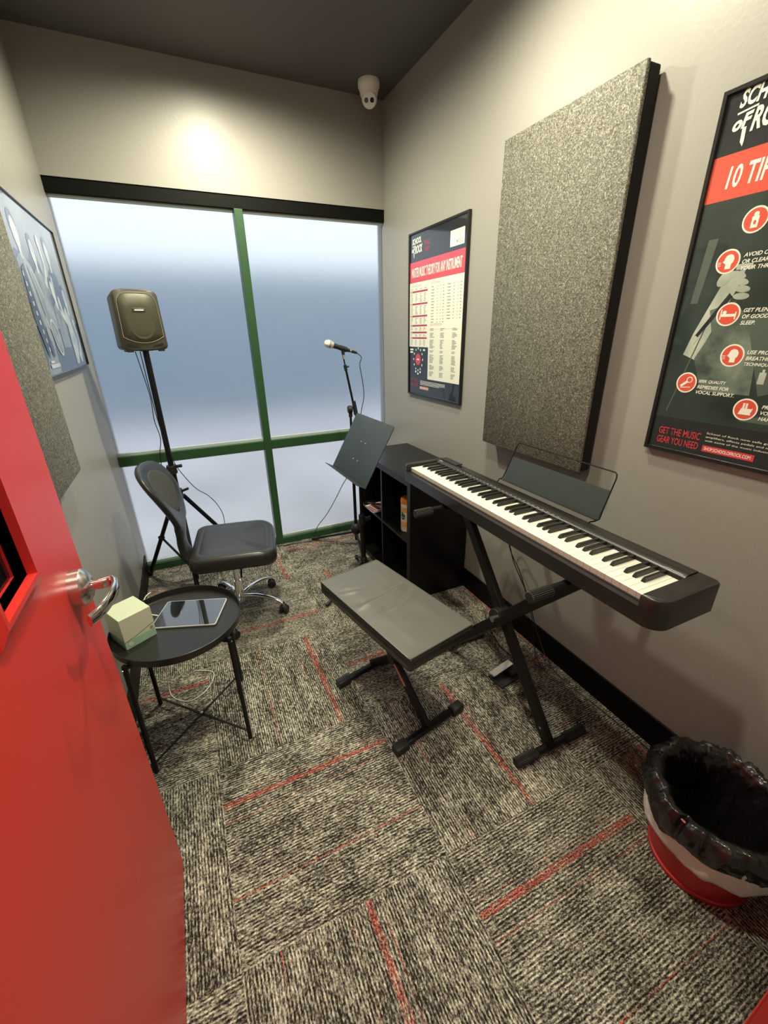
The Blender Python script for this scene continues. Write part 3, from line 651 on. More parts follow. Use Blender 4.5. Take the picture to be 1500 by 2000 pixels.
# panel buttons and marks
for k in range(14):
    y = -1.46-.011*k-(.02 if k > 6 else 0); MB().box((-.312, y-.0035, .9178), (-.306, y+.0035, .9192)).build('button', M['blackplastic'], cp, smooth=False)
for k in range(26): 
    y = -1.45-.0245*k; MB().box((-.3225, y-.006, .9155), (-.3215, y+.006, .9168)).build('panel_mark', M['print_white'], cp, smooth=False)
MB().box((-.316, -1.300, .9180), (-.312, -1.275, .9184)).build('maker_mark', M['print_white'], cp, smooth=False); MB().box((-.3225, -2.490, .9152), (-.3205, -2.440, .9166)).build('model_mark', M['print_white'], cp, smooth=False)
MB().cyl((-.292, -1.425, .918), (-.292, -1.425, .926), .0065, .006, 20).build('volume_knob', M['blackplastic'], cp)
MB().box((-.300, -1.40, .918), (-.262, -1.26, .9235)).build('speaker_cover', M['piano'], cp, bevel=.002, smooth=False)
# music rest
def RP(u, v, off=0):  # u along width 0..1, v up the rest in metres
    tl_ = math.radians(22); x = -.272+v*math.sin(tl_)+off*math.cos(tl_); return Vector((x, -1.700-u*.470, .922+v*math.cos(tl_)-off*math.sin(tl_)))
mr_ = MB(); mr_.loft([[RP(0, .012), RP(1, .012), RP(1, .118), RP(0, .118)], [RP(0, .012, .003), RP(1, .012, .003), RP(1, .118, .003), RP(0, .118, .003)]]); mr = mr_.build('music_rest', M['deskgrey'], t, smooth=False)
mr_ = MB(); mr_.loft([[RP(0, .012), RP(1, .012), RP(1, .016), RP(0, .016)], [RP(0, .012, -.014), RP(1, .012, -.014), RP(1, .016, -.014), RP(0, .016, -.014)]]); mr_.build('rest_lip', M['piano'], mr, smooth=False)
c0 = [RP(-.05, -.002, -.004), RP(-.045, .012), RP(-.012, .020), RP(-.005, .06), RP(.003, .160), RP(.012, .173), RP(.03, .178), RP(.97, .178), RP(.988, .173), RP(.997, .160), RP(1.005, .06), RP(1.012, .020), RP(.985, .008), RP(.955, .0), RP(.95, -.006, -.003)]
MB().tube(c0, .0024, 8).build('wire_frame', M['blackmetal'], mr)
for y in (PY0+.18, PY1-.18):
    for x in (PX0+.04, PX1-.04): MB().cyl((x, y, .8285), (x, y, .824), .010, .009, 16).build('rubber_foot', M['rubber'], t)

# ------------------------------------------------------------------ X keyboard stand
def ribcap(p, q, r, n=22, name='rubber_cap', parent=None, end=True):
    p, q = Vector(p), Vector(q); d = (q-p).normalized(); a = d.orthogonal().normalized(); b = d.cross(a)
    f = lambda c, s: [c+(a*math.cos(PI*i/n)+b*math.sin(PI*i/n))*(r*s if (i//1) % 2 else r*s*.90) for i in range(2*n)]
    return MB().loft([f(p, .85), f(p+d*.003, 1), f(q-d*.003, 1), f(q, .9)]).build(name, M['rubber'], parent, smooth=False)
t = thing('keyboard_stand', 'black folding X stand carrying the piano', 'keyboard stand', (-.40, -1.91, 0))
BM = M['blackmetal']; yn, yf = -2.240, -1.580; AZ = .8085
for ya, yb, x in ((yn, -1.60, -.383), (yf, -2.265, -.417)):
    MB().bar((x, ya, .030), (x, yb, .800), .047, .028, (1, 0, 0)).build('leg', BM, t, bevel=.004)
for y, xe in ((yn, 0), (yf, 0)):
    fb = MB().cyl((-.535, y, .020), (-.208, y, .020), .0155, .0155, 20).build('foot_bar', BM, t)
    ribcap((-.545, y, .0205), (-.445, y, .0205), .020, parent=fb); ribcap((-.300, y, .0205), (-.200, y, .0205), .020, parent=fb)
for y in (-1.590, -2.270):
    ar = MB().cyl((-.600, y, AZ), (-.150, y, AZ), .0135, .0135, 20).build('support_arm', BM, t)
    ribcap((-.628, y, AZ-.004), (-.545, y, AZ-.004), .0195, parent=ar); ribcap((-.230, y, AZ), (-.140, y, AZ), .0175, parent=ar)
jn = MB().cyl((-.430, -1.918, .425), (-.366, -1.918, .425), .040, .040, 32).build('joint_disc', M['blackplastic'], t, bevel=.003)
MB().cyl((-.445, -1.918, .425), (-.429, -1.918, .425), .013, .012, 16).build('joint_bolt', M['steel'], jn)
for y, z in ((-1.800, .298), (-2.198, .082), (-1.775, .272)): MB().cyl((-.431 if y > -2.1 else -.397, y, z), (-.427 if y > -2.1 else -.3935, y, z), .0055, .0045, 12).build('rivet', M['steel'], t)
MB().bar((-.3965, -2.110, .192), (-.3965, -2.065, .246), .004, .0006, (1, 0, 0)).build('pale_leg_line', M['print_white'], t, smooth=False)  # thin pale line on the lower leg

# piano cables hanging behind
def cable(name, label, pts, r, m='cable', n=8, group=None):
    o = MB().tube(bez(pts, n), r, 7).build(name, M[m], at=pts[-1]); return tag(o, label, 'cable', group)
cable('power_cable', 'thin black piano cable drooping along right wall behind the stand', [(-.240, -1.50, .868), (-.10, -1.515, .66), (-.035, -1.535, .49), (-.022, -1.565, .40), (-.025, -1.68, .285), (-.026, -1.735, .20), (-.03, -1.80, .10), (-.05, -1.95, .006), (-.035, -2.25, .004), (-.030, -2.45, .004)], .0025)
cable('power_cable', 'shorter black cable hanging close beside the long one under the piano', [(-.240, -1.53, .868), (-.11, -1.545, .64), (-.045, -1.565, .46), (-.035, -1.63, .38), (-.033, -1.70, .26), (-.036, -1.76, .15), (-.040, -1.79, .05), (-.06, -1.84, .005), (-.09, -1.90, .004)], .0025)

# sustain pedal
Wm = Matrix.Translation((-.262, -1.865, 0)) @ Matrix.Rotation(.12, 4, 'Z')
t = thing('sustain_pedal', 'small black sustain pedal with silver footplate under the piano', 'pedal', mtx=Wm)
mb = MB(Wm); mb.box((-.090, -.045, 0), (.085, .045, .012)); mb.build('base_plate', M['blackplastic'], t, bevel=.004)
mb = MB(Wm); mb.box((-.01, -.030, .012), (.075, .030, .036)); mb.build('housing', M['blackplastic'], t, bevel=.005)
mb = MB(Wm); mb.loft([[(-.095, .002, .036), (-.095, .038, .036), (.03, .038, .050), (.03, .002, .050)], [(-.095, .002, .041), (-.095, .038, .041), (.03, .038, .055), (.03, .002, .055)]]); mb.build('footplate', M['chrome'], t, bevel=.0015)
cable('pedal_cable', 'black pedal cable running on carpet beneath the bench', [(-.20, -1.84, .010), (-.16, -1.80, .004), (-.17, -1.70, .004), (-.13, -1.56, .004), (-.08, -1.45, .004)], .0025)

# ------------------------------------------------------------------ bench
Wm = Matrix.Translation((-.806, -1.708, 0)) @ Matrix.Rotation(.205, 4, 'Z')
t = thing('piano_bench', 'black cushioned bench on a folding X frame', 'bench', mtx=Wm)
mb = MB(Wm); HW, HL = .155, .311; nx, ny = 40, 80
def top(x, y):
    ex = 1-abs(x)/HW; ey = 1-abs(y)/HL
    z = .497+.006*min(1, ex*2.2)*min(1, ey*4)
    def ridge(c, sl, wd, amp, x0, x1):
        d = (y-c-sl*x-.5*x*x)/wd; f = max(0, min(1, (x-x0)/.05))*max(0, min(1, (x1-x)/.05)); return amp*math.exp(-d*d)*f
    z += ridge(.035, .10, .013, .0075, -.15, .13)-ridge(.062, .08, .014, .0065, -.15, .13)+ridge(-.055, .22, .012, .0050, -.06, .15)-ridge(-.025, .25, .013, .0050, -.10, .14)
    z += ridge(.105, -.35, .010, .0050, -.15, -.03)-ridge(.125, -.35, .010, .0045, -.15, -.03)+ridge(-.13, .1, .016, .0022, .02, .15)+ridge(.15, .5, .012, .002, -.13, -.04)
    return z+.0012*noise.noise(Vector((x*14, y*14, 0)))
grid = [[mb._v(((-1+2*i/nx)*HW, (-1+2*j/ny)*HL, top((-1+2*i/nx)*HW, (-1+2*j/ny)*HL))) for i in range(nx+1)] for j in range(ny+1)]
for j in range(ny):
    for i in range(nx): mb._f([grid[j][i], grid[j][i+1], grid[j+1][i+1], grid[j+1][i]])
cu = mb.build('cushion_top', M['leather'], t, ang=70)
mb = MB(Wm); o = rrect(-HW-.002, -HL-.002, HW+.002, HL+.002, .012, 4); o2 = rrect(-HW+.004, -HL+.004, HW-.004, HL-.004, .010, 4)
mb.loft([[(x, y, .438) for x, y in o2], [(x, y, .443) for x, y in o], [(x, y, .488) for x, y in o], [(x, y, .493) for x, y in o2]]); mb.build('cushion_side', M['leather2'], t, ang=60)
mb = MB(Wm); q = [(x, y, .4965) for x, y in rrect(-HW+.0005, -HL+.0005, HW-.0005, HL-.0005, .010, 4)]; q.append(q[0]); mb.tube(q, .0028, 6, cap=False); mb.build('piping', M['leather'], t)
MB(Wm).box((-HW+.02, -HL+.03, .420), (HW-.02, HL-.03, .438)).build('seat_board', M['blackplastic'], t, bevel=.003, smooth=False)
fy0, fy1 = -.258, .170
for (ya, yb, x) in ((fy0, .175, -.014), (fy1, -.250, .014)):
    MB(Wm).bar((x, ya, .034), (x, yb, .424), .040, .022, (1, 0, 0)).build('leg', BM, t, bevel=.003)
for y in (fy0, fy1):
    fb = MB(Wm).bar((-.165, y, .020), (.165, y, .020), .028, .022).build('foot_bar', BM, t, bevel=.006)
    for x in (-.182, .122):
        mb = MB(Wm); mb.loft([[(x+k, y+yy*s_, .0195+zz*s_) for yy, zz in rrect(-.021, -.0195, .021, .017, .008, 3)] for k, s_ in ((0, .88), (.004, 1), (.056, 1), (.06, .9))]); mb.build('rubber_cap', M['rubber'], fb, ang=50)
for y in (-.20, .14): MB(Wm).box((-.13, y-.014, .408), (.13, y+.014, .421)).build('seat_bracket', BM, t, smooth=False)
MB(Wm).cyl((-.032, -.040, .232), (.032, -.040, .232), .022, .022, 24).build('pivot', M['blackplastic'], t)
mb = MB(Wm); a = Vector((-.0262, fy0+(.175-fy0)*.30, .034+.39*.30)); b_ = Vector((-.0262, fy0+(.175-fy0)*.47, .034+.39*.47)); mb.bar(a, b_, .016, .0008, (1, 0, 0)); mb.build('paper_label', M['p_rose'], t, smooth=False)

# ------------------------------------------------------------------ tripod with speaker
px_, py_ = -1.563, -.350
t = thing('speaker_stand', 'tall black tripod speaker stand in back left corner', 'speaker stand', (px_, py_, 0))
MB().cyl((px_, py_, .055), (px_, py_, .80), .0175, .0175, 24).build('lower_pole', BM, t)
MB().cyl((px_, py_, .79), (px_, py_, 1.455), .0150, .0150, 24).build('upper_pole', BM, t)
def collar(z, r=.026, h=.05): return MB().lathe([(.018, -h/2), (r, -h/2), (r+.002, -h/4), (r, 0), (r+.003, h/5), (r, h/2), (.016, h/2)], (px_, py_, z), n=24).build('collar', M['blackplastic'], t)
c1 = collar(.80); MB().cyl((px_+.02, py_-.004, .815), (px_+.055, py_-.014, .818), .008, .010, 12).build('knob', M['blackplastic'], c1); MB().cyl((px_-.02, py_-.010, .79), (px_-.042, py_-.020, .79), .007, .008, 12).build('knob', M['blackplastic'], c1)
c2 = collar(.645, .030, .06); MB().bar((px_+.02, py_-.02, .665), (px_+.065, py_-.03, .680), .016, .012).build('knob', M['blackplastic'], c2)
c3 = collar(.14, .026, .04)
for a, R_ in ((136, .400), (20, .42), (272, .42)):
    a = math.radians(a); d = Vector((math.cos(a), math.sin(a), 0)); o = Vector((px_, py_, 0)); foot = o+d*R_+Vector((0, 0, .016)); hub = o+d*.03+Vector((0, 0, .63))
    lg = MB().tube([hub, foot], .0125, 14).build('leg', BM, t); MB().cyl(foot-(hub-foot).normalized()*-.03, foot-(foot-hub).normalized()*-.004, .0155, .0155, 14).build('rubber_foot', M['rubber'], lg)
    mid = hub.lerp(foot, .5); MB().bar(o+d*.022+Vector((0, 0, .14)), mid, .014, .006).build('brace', BM, t)
    MB().cyl(mid-Vector((-d.y, d.x, 0))*.012, mid+Vector((-d.y, d.x, 0))*.012, .016, .016, 14).build('brace_joint', M['blackplastic'], t)

Wm = Matrix.Translation((px_+.004, py_-.02, 1.452)) @ Matrix.Rotation(.34, 4, 'Z')
t = thing('speaker', 'small olive-black loudspeaker on the tripod before the window', 'speaker', mtx=Wm)
W2, HH = .111, .283
def outline(s=0.0, n=10):
    pts = []
    def arc(cx_, cz_, r, a0, a1, n=6): pts.extend((cx_+r*math.cos(math.radians(a0+(a1-a0)*k/n)), cz_+r*math.sin(math.radians(a0+(a1-a0)*k/n))) for k in range(n+1))
    wb, wt = W2-s, W2-.006-s
    arc(-wb+.022, .022+s, .022, 180, 270)
    for k in range(1, 8): x = (-wb+.022)+(2*wb-.044)*k/8; pts.append((x, s-.004*(1-(x/wb)**2)))
    arc(wb-.022, .022+s, .022, 270, 360); arc(wt-.028, HH-.034-s, .028, 0, 82)
    for k in range(1, 8): x = (wt-.028)-(2*wt-.056)*k/8; pts.append((x, HH-s-.001+.008*(1-(x/wt)**2)-.006))
    arc(-wt+.028, HH-.034-s, .028, 98, 180); return pts
mb = MB(Wm); mb.loft([[(x*.74, .165, .02+(z-.02)*.93) for x, z in outline(.006)], [(x*.80, .155, .01+(z-.01)*.96) for x, z in outline()], [(x, .0, z) for x, z in outline()], [(x, -.012, z) for x, z in outline(.001)], [(x, -.018, z) for x, z in outline(.007)]]); cab = mb.build('cabinet', M['speaker'], t, ang=40)
def grille_pts(s=0):
    pts = []; w_ = W2-.014-s; wt = W2-.018-s
    for k in range(13): x = -w_+2*w_*k/12; pts.append((x, .033+s+.030*(x/w_)**2))
    pts += [(wt, .22), (wt-.004, HH-.045-s), (wt-.02, HH-.026-s)]
    for k in range(1, 6): x = (wt-.02)*(1-2*k/6); pts.append((x, HH-.022-s+.004*(1-(x/wt)**2)))
    pts += [(-wt+.02, HH-.026-s), (-wt+.004, HH-.045-s), (-wt, .22)]; return pts
M['rim'] = mat('highlighted_speaker_rim', (0.26, 0.25, 0.19), 0.35)  # rim colour lightened to stand for the highlight along the grille edge
M['grille'] = mat('perforated_olive_grille', (0.085, 0.080, 0.055), 0.45, metal=0.3, bump=(420, 0.5, 0.001))
mb = MB(Wm); mb.loft([[(x, -.017, z) for x, z in grille_pts()], [(x, -.021, z) for x, z in grille_pts(.0005)], [(x, -.0205, z) for x, z in grille_pts(.003)]], cap=False); mb.build('grille_rim', M['rim'], t)
mb = MB(Wm); g = grille_pts(.003); mb.loft([[(x, -.018, z) for x, z in g], [(x*.97, -.0225, .006+z*.965) for x, z in g], [(x*.5, -.025, .06+z*.56) for x, z in g]]); gr = mb.build('grille', M['grille'], t, ang=60)
mb = MB(Wm); mb.lathe([(.060, -.001), (.057, .0022), (.050, .0026), (.035, .0008), (.018, .0018), (.001, .0028)], (0, -.0225, .105), (0, -1, 0), 40, cap=False); mb.build('woofer_bulge', M['grille'], gr, ang=60)
MB(Wm).box((-.030, -.0275, .178), (.030, -.0235, .196)).build('badge_plate', M['speaker'], gr, bevel=.003)
MB(Wm).box((-.020, -.0283, .184), (.022, -.0274, .190)).build('badge', M['badge'], gr, smooth=False)
for s_ in (-1, 1):
    MB(Wm).prism([(s_*.086, .022), (s_*.030, .012), (s_*.040, .022), (s_*.086, .033)] , -.0195, -.0165, lambda x, y, z: (x, z, y)).build('port_slot', M['panelside'], cab, smooth=False)
for x, y in ((-.075, -.005), (.075, -.005), (-.055, .12), (.055, .12)): MB(Wm).box((x-.014, y-.010, -.008), (x+.014, y+.010, .003)).build('rubber_foot', M['rubber'], t, bevel=.002)
MB(Wm).cyl((0, .02, -.006), (0, .02, .004), .022, .022, 20).build('pole_socket', M['rubber'], t)
cable('speaker_cable', 'thin wavy black cable hanging left of the speaker stand', [(-1.615, -.29, 1.445), (-1.600, -.30, 1.30), (-1.592, -.31, 1.20), (-1.598, -.32, 1.08), (-1.588, -.32, .98), (-1.610, -.32, .88), (-1.612, -.32, .76), (-1.590, -.31, .64), (-1.560, -.25, .5), (-1.60, -.20, .25), (-1.66, -.12, .03), (-1.74, -.08, .004)], .0022)
cable('speaker_cable', 'black cable curving from stand collar down towards the chair seat', [(-1.590, -.33, 1.445), (-1.586, -.335, 1.25), (-1.575, -.37, 1.05), (-1.545, -.375, .86), (-1.530, -.37, .805), (-1.490, -.36, .72), (-1.450, -.35, .655), (-1.395, -.34, .60), (-1.350, -.33, .52), (-1.330, -.32, .42), (-1.345, -.31, .20), (-1.30, -.22, .004), (-1.05, -.05, .004), (-.93, -.035, .004)], .0022)

# ------------------------------------------------------------------ microphone stand, microphone
mx_, my_ = -.418, -.300
t = thing('microphone_stand', 'black boom microphone stand in the right back corner', 'microphone stand', (mx_, my_, 0))
MB().cyl((mx_, my_, .055), (mx_, my_, .62), .0115, .0115, 18).build('lower_pole', BM, t); MB().cyl((mx_, my_, .60), (mx_, my_, 1.02), .0080, .0080, 18).build('upper_pole', BM, t)
MB().lathe([(.012, -.03), (.017, -.03), (.018, .02), (.012, .035)], (mx_, my_, .615), n=18).build('clutch', M['blackplastic'], t)
MB().lathe([(.012, -.038), (.026, -.034), (.036, -.018), (.039, 0), (.036, .020), (.025, .036), (.0125, .046)], (mx_, my_, .145), n=28).build('hub', M['blackplastic'], t)
for a, R_ in ((138, .375), (258, .36), (18, .36)):
    a = math.radians(a); d = Vector((math.cos(a), math.sin(a), 0)); o = Vector((mx_, my_, 0)); f_ = o+d*R_+Vector((0, 0, .012))
    lg = MB().tube([o+d*.025+Vector((0, 0, .115)), f_], .0078, 12).build('leg', BM, t); MB().cyl(f_+d*.004, f_-d*.045+Vector((0, 0, .012)), .0125, .0115, 12).build('rubber_foot', M['rubber'], lg)
J = Vector((-.402, -.318, 1.050)); Bt = Vector((-.455, -.318, 1.375)); bd = (Bt-J).normalized()
MB().lathe([(.001, -.016), (.020, -.016), (.026, -.010), (.026, .010), (.020, .016), (.001, .016)], (mx_-.004, my_-.004, 1.040), (1, -.15, 0), 22).build('boom_joint', M['blackplastic'], t)
MB().lathe([(.0085, -.05), (.013, -.045), (.013, -.01), (.010, 0)], (mx_, my_, 1.035), n=18).build('collar', M['blackplastic'], t)
MB().cyl(J-bd*.045+Vector((.010, 0, 0)), J+bd*.045+Vector((.010, 0, 0)), .0145, .0130, 18).build('boom_clamp', M['blackplastic'], t)
J2 = J+Vector((.010, 0, 0)); bt = MB().cyl(J2-bd*.20, Bt-bd*.055, .0075, .0075, 14).build('boom', BM, t)
MB().cyl(Bt-bd*.085, Bt-bd*.050, .0105, .0115, 14).build('boom_clutch', M['blackplastic'], bt); MB().cyl(Bt-bd*.05, Bt, .0045, .0045, 10).build('boom_tip', BM, bt); kn = Bt-bd*.065
MB().cyl(kn, kn+Vector((.024, 0, .004)), .005, .005, 10).build('thumb_screw', M['blackplastic'], bt)
hd_, tl_ = Vector((-.574, -.315, 1.462)), Vector((-.402, -.315, 1.408)); md = (hd_-tl_).normalized(); cl = tl_.lerp(hd_, .30)
cp_ = MB().lathe([(.009, -.028), (.0155, -.026), (.0165, 0), (.0155, .026), (.0145, .026), (.0145, -.026)], cl, md, 20).build('microphone_clip', M['blackplastic'], t)
MB().tube([cl-Vector((0, 0, .014)), cl.lerp(Bt, .5), Bt], lambda u: .013-.005*u, 12).build('clip_neck', M['blackplastic'], cp_); MB().cyl(Bt-bd*.012, Bt+bd*.012, .0105, .0095, 14).build('thread_collar', M['steel'], cp_)
t = thing('microphone', 'black handheld microphone with silver ball grille on boom stand', 'microphone', tuple(cl))
MB().lathe([(.001, 0), (.0105, 0), (.0115, .02), (.0135, .07), (.0165, .115), (.0185, .125), (.001, .126)], tl_, md, 26).build('handle', M['leather2'], t)
MB().lathe([(.019, .122), (.0245, .138), (.0252, .146), (.0245, .156), (.020, .170), (.011, .178), (.001, .180)], tl_, md, 30).build('grille_ball', M['grillewire'], t)
MB().lathe([(.0248, .1435), (.0262, .145), (.0262, .149), (.0248, .1505)], tl_, md, 30, cap=False).build('grille_band', M['satin'], t)
MB().lathe([(.001, -.002), (.0112, -.002), (.0112, .008), (.001, .008)], tl_, md, 22).build('steel_end_ring', M['steel'], t); 
MB().lathe([(.009, -.003), (.0088, -.030), (.006, -.045), (.001, -.046)], tl_, md, 18).build('cable_plug', M['blackplastic'], t)
e0 = tl_-md*.044
cable('microphone_cable', 'thin black cable looping from microphone down its stand to the floor', [e0, e0+Vector((.028, -.004, -.028)), (-.345, -.32, 1.32), (-.330, -.32, 1.22), (-.325, -.322, 1.12), (-.350, -.325, 1.02), (-.372, -.33, .90), (-.400, -.328, .70), (-.44, -.33, .62), (-.50, -.30, .52), (-.545, -.25, .40), (-.60, -.18, .26), (-.668, -.12, .14), (-.70, -.09, .03), (-.74, -.07, .004), (-.85, -.05, .004), (-.93, -.055, .004)], .0026)

# ------------------------------------------------------------------ music stand
sx_, sy_ = -.560, -.795
t = thing('music_stand', 'black music stand with tilted solid desk beside the shelf', 'music stand', (sx_, sy_, 0))
MB().cyl((sx_, sy_, .09), (sx_, sy_, .45), .0160, .0160, 20).build('lower_pole', BM, t); MB().cyl((sx_, sy_, .44), (sx_, sy_, .86), .0110, .0110, 20).build('upper_pole', BM, t)
cl_ = MB().lathe([(.016, -.035), (.0195, -.035), (.0205, .025), (.0115, .035)], (sx_, sy_, .455), n=20).build('clutch', M['blackplastic'], t); MB().bar((sx_+.015, sy_-.004, .45), (sx_+.055, sy_-.010, .455), .012, .022).build('lever', M['blackplastic'], cl_)
MB().lathe([(.016, -.06), (.024, -.06), (.026, -.02), (.022, .02), (.0165, .03)], (sx_, sy_, .16), n=20).build('hub', M['blackplastic'], t)
for a, R_ in ((207, .345), (78, .33), (296, .33)):
    a = math.radians(a); d = Vector((math.cos(a), math.sin(a), 0)); o = Vector((sx_, sy_, 0)); f_ = o+d*R_+Vector((0, 0, .012))
    lg = MB().bar(o+d*.02+Vector((0, 0, .165)), f_, .018, .008).build('leg', BM, t); MB().cyl(f_+d*.006, f_-d*.03+Vector((0, 0, .014)), .011, .0105, 12).build('rubber_foot', M['rubber'], lg)
dC, dw, dh, dyaw, dt = Vector((-.549, -.794, .901)), .497, .365, -1.54, .522
du_ = Vector((math.cos(dyaw), math.sin(dyaw), 0)); dn = Vector((-du_.y, du_.x, 0)); dv = Vector((0, 0, 1))*math.cos(dt)+dn*math.sin(dt); do = dn*math.cos(dt)-Vector((0, 0, 1))*math.sin(dt)
Wd = Matrix(((du_.x, dv.x, -do.x, dC.x), (du_.y, dv.y, -do.y, dC.y), (du_.z, dv.z, -do.z, dC.z), (0, 0, 0, 1)))  # local x width, y up the desk, z towards the reader
mb = MB(Wd); pts = rrect(-dw/2, -dh/2, dw/2, dh/2, [.004, .004, .018, .018], 5)
mb.loft([[(x, y, -.004) for x, y in pts], [(x, y, -.0005) for x, y in pts], [(x*.994, y*.992, 0) for x, y in pts]]); dk = mb.build('desk', M['deskgrey'], t, ang=30)
mb = MB(Wd); mb.loft([[(-dw/2, -dh/2, -.003), (dw/2, -dh/2, -.003), (dw/2, -dh/2, .050), (-dw/2, -dh/2, .050)], [(-dw/2, -dh/2+.002, -.003), (dw/2, -dh/2+.002, -.003), (dw/2, -dh/2+.002, .050), (-dw/2, -dh/2+.002, .050)]]); mb.build('lip', M['deskgrey'], dk, smooth=False)
mb = MB(Wd); mb.bar((-dw/2, -dh/2+.001, .050), (dw/2, -dh/2+.001, .050), .004, .004); mb.build('lip_edge', M['deskgrey'], dk)
for x in (-.03, .03):
    for y in (.035, -.075): MB(Wd).lathe([(.0045, 0), (.004, .0015), (.001, .002)], (x, y, 0), (0, 0, 1), 12).build('rivet', M['steel'], dk)
MB(Wd).box((-.045, -.09, -.012), (.045, .055, -.004)).build('bracket', BM, t, bevel=.003); MB().cyl((sx_, sy_, .84), Wd @ Vector((0, -.02, -.014)), .013, .016, 16).build('tilt_joint', M['blackplastic'], t)

# ------------------------------------------------------------------ armless task chair
Wm = Matrix.Translation((-1.335, -.745, 0)) @ Matrix.Rotation(math.radians(-9), 4, 'Z')
t = thing('office_chair', 'armless black leatherette swivel chair with chrome base', 'chair', mtx=Wm)
mb = MB(Wm); SWx0, SWx1, SWy = -.195, .245, .235
def seat_ring(s, z, dx=0):
    cx_ = (SWx0+SWx1)/2; return [(cx_+(x-cx_)*s+dx, y*s, z-(.018*max(0, (x-.10)/.145)**2 if x > .10 else 0)) for x, y in rrect(SWx0, -SWy, SWx1, SWy, [.055, .085, .085, .055], 8)]
mb.loft([seat_ring(.84, .388), seat_ring(.95, .392), seat_ring(1.0, .412), seat_ring(1.0, .445), seat_ring(.975, .468), seat_ring(.93, .478), seat_ring(.80, .482), seat_ring(.78, .478), seat_ring(.76, .482), seat_ring(.4, .484)]); mb.build('seat', M['leather2'], t, subsurf=1, ang=180)
MB(Wm).box((-.10, -.09, .362), (.12, .09, .390)).build('seat_plate', BM, t, bevel=.004)
sp_ = [(-.10, .372, .10, .012), (-.19, .385, .15, .02), (-.232, .425, .17, .030), (-.243, .49, .16, .036), (-.236, .56, .185, .040), (-.236, .63, .25, .044), (-.255, .70, .335, .048), (-.285, .77, .392, .048), (-.318, .835, .395, .046), (-.342, .885, .34, .042), (-.354, .915, .24, .036), (-.359, .930, .10, .024)]
P3 = bez([(x, 0, z) for x, z, _, _ in sp_], 4); WW = bez([(w_, th, 0) for _, _, w_, th in sp_], 4); mb = MB(Wm); rings = []
def back_section(i, n=24, s=1.0, fwd=0.0, only_th=None):
    p = P3[i]; d = (P3[min(i+1, len(P3)-1)]-P3[max(i-1, 0)]).normalized(); nrm = Vector((d.z, 0, -d.x)); w_, th = WW[i].x/2*s, (only_th or WW[i].y)/2
    r_ = []
    for k in range(n):
        a = 2*PI*k/n; cy_, sy2 = math.cos(a), math.sin(a); yy = w_*math.copysign(abs(cy_)**.8, cy_); curve = .035*(yy/.2)**2*(1 if p.z > .6 else 0.3)
        r_.append(p+Vector((0, yy, 0))+nrm*(th*math.copysign(abs(sy2)**.7, sy2)+curve+fwd))
    return r_
mb.loft([back_section(i) for i in range(len(P3))]); mb.build('backrest', M['leather2'], t, ang=180)
idx = [i for i in range(len(P3)) if .66 < P3[i].z < .885]; mb = MB(Wm); pr = []
for q, i in enumerate(idx):
    u = q/(len(idx)-1); f = math.sqrt(max(.03, 1-(2*u-1)**2)); pr.append(back_section(i, 24, .72*f, .0175, .016))
mb.loft(pr); mb.build('back_pad', M['meshback'], t, ang=180)
MB(Wm).cyl((0, 0, .150), (0, 0, .365), .0145, .0145, 22).build('gas_column', M['chrome'], t)
MB(Wm).lathe([(.026, .055), (.030, .060), (.030, .11), (.022, .150), (.020, .20), (.001, .20)], (0, 0, 0), n=24).build('column_sleeve', M['chrome'], t)
MB(Wm).cyl((.03, -.02, .30), (.035, -.02, .36), .020, .028, 16).build('tilt_housing', M['blackplastic'], t)
MB(Wm).tube([(.04, -.06, .365), (.05, -.16, .362), (.05, -.235, .352)], .005, 8).build('height_lever', BM, t)
for k in range(5):
    a = math.radians(9-34+72*k); d = Vector((math.cos(a), math.sin(a), 0)); sd_ = Vector((-d.y, d.x, 0))
    path = bez([d*.02+Vector((0, 0, .098)), d*.10+Vector((0, 0, .108)), d*.19+Vector((0, 0, .098)), d*.255+Vector((0, 0, .074)), d*.275+Vector((0, 0, .060))], 5)
    mb = MB(Wm); mb.loft([[p+sd_*(.016-.006*i/len(path))*math.cos(q)+Vector((0, 0, 1))*.010*math.sin(q) for q in [2*PI*j/12 for j in range(12)]] for i, p in enumerate(path)]); ar = mb.build('base_arm', M['chrome'], t, ang=60)
    ca = a+.9*math.sin(k*2.1); cd_ = Vector((math.cos(ca), math.sin(ca), 0)); c_ = d*.268+Vector((0, 0, .0255))
    mb = MB(Wm); 
    for s_ in (-1, 1): mb.lathe([(.001, 0), (.021, 0), (.0252, .003), (.0252, .014), (.021, .017), (.001, .017)], c_+cd_*s_*.006, cd_*s_, 22)
    mb.build('caster', M['blackplastic'], t); mb = MB(Wm); mb.lathe([(.001, 0), (.018, .002), (.020, .012), (.012, .022), (.005, .03)], c_+Vector((0, 0, .012)), (0, 0, 1), 14); mb.build('caster_hood', M['blackplastic'], ar)

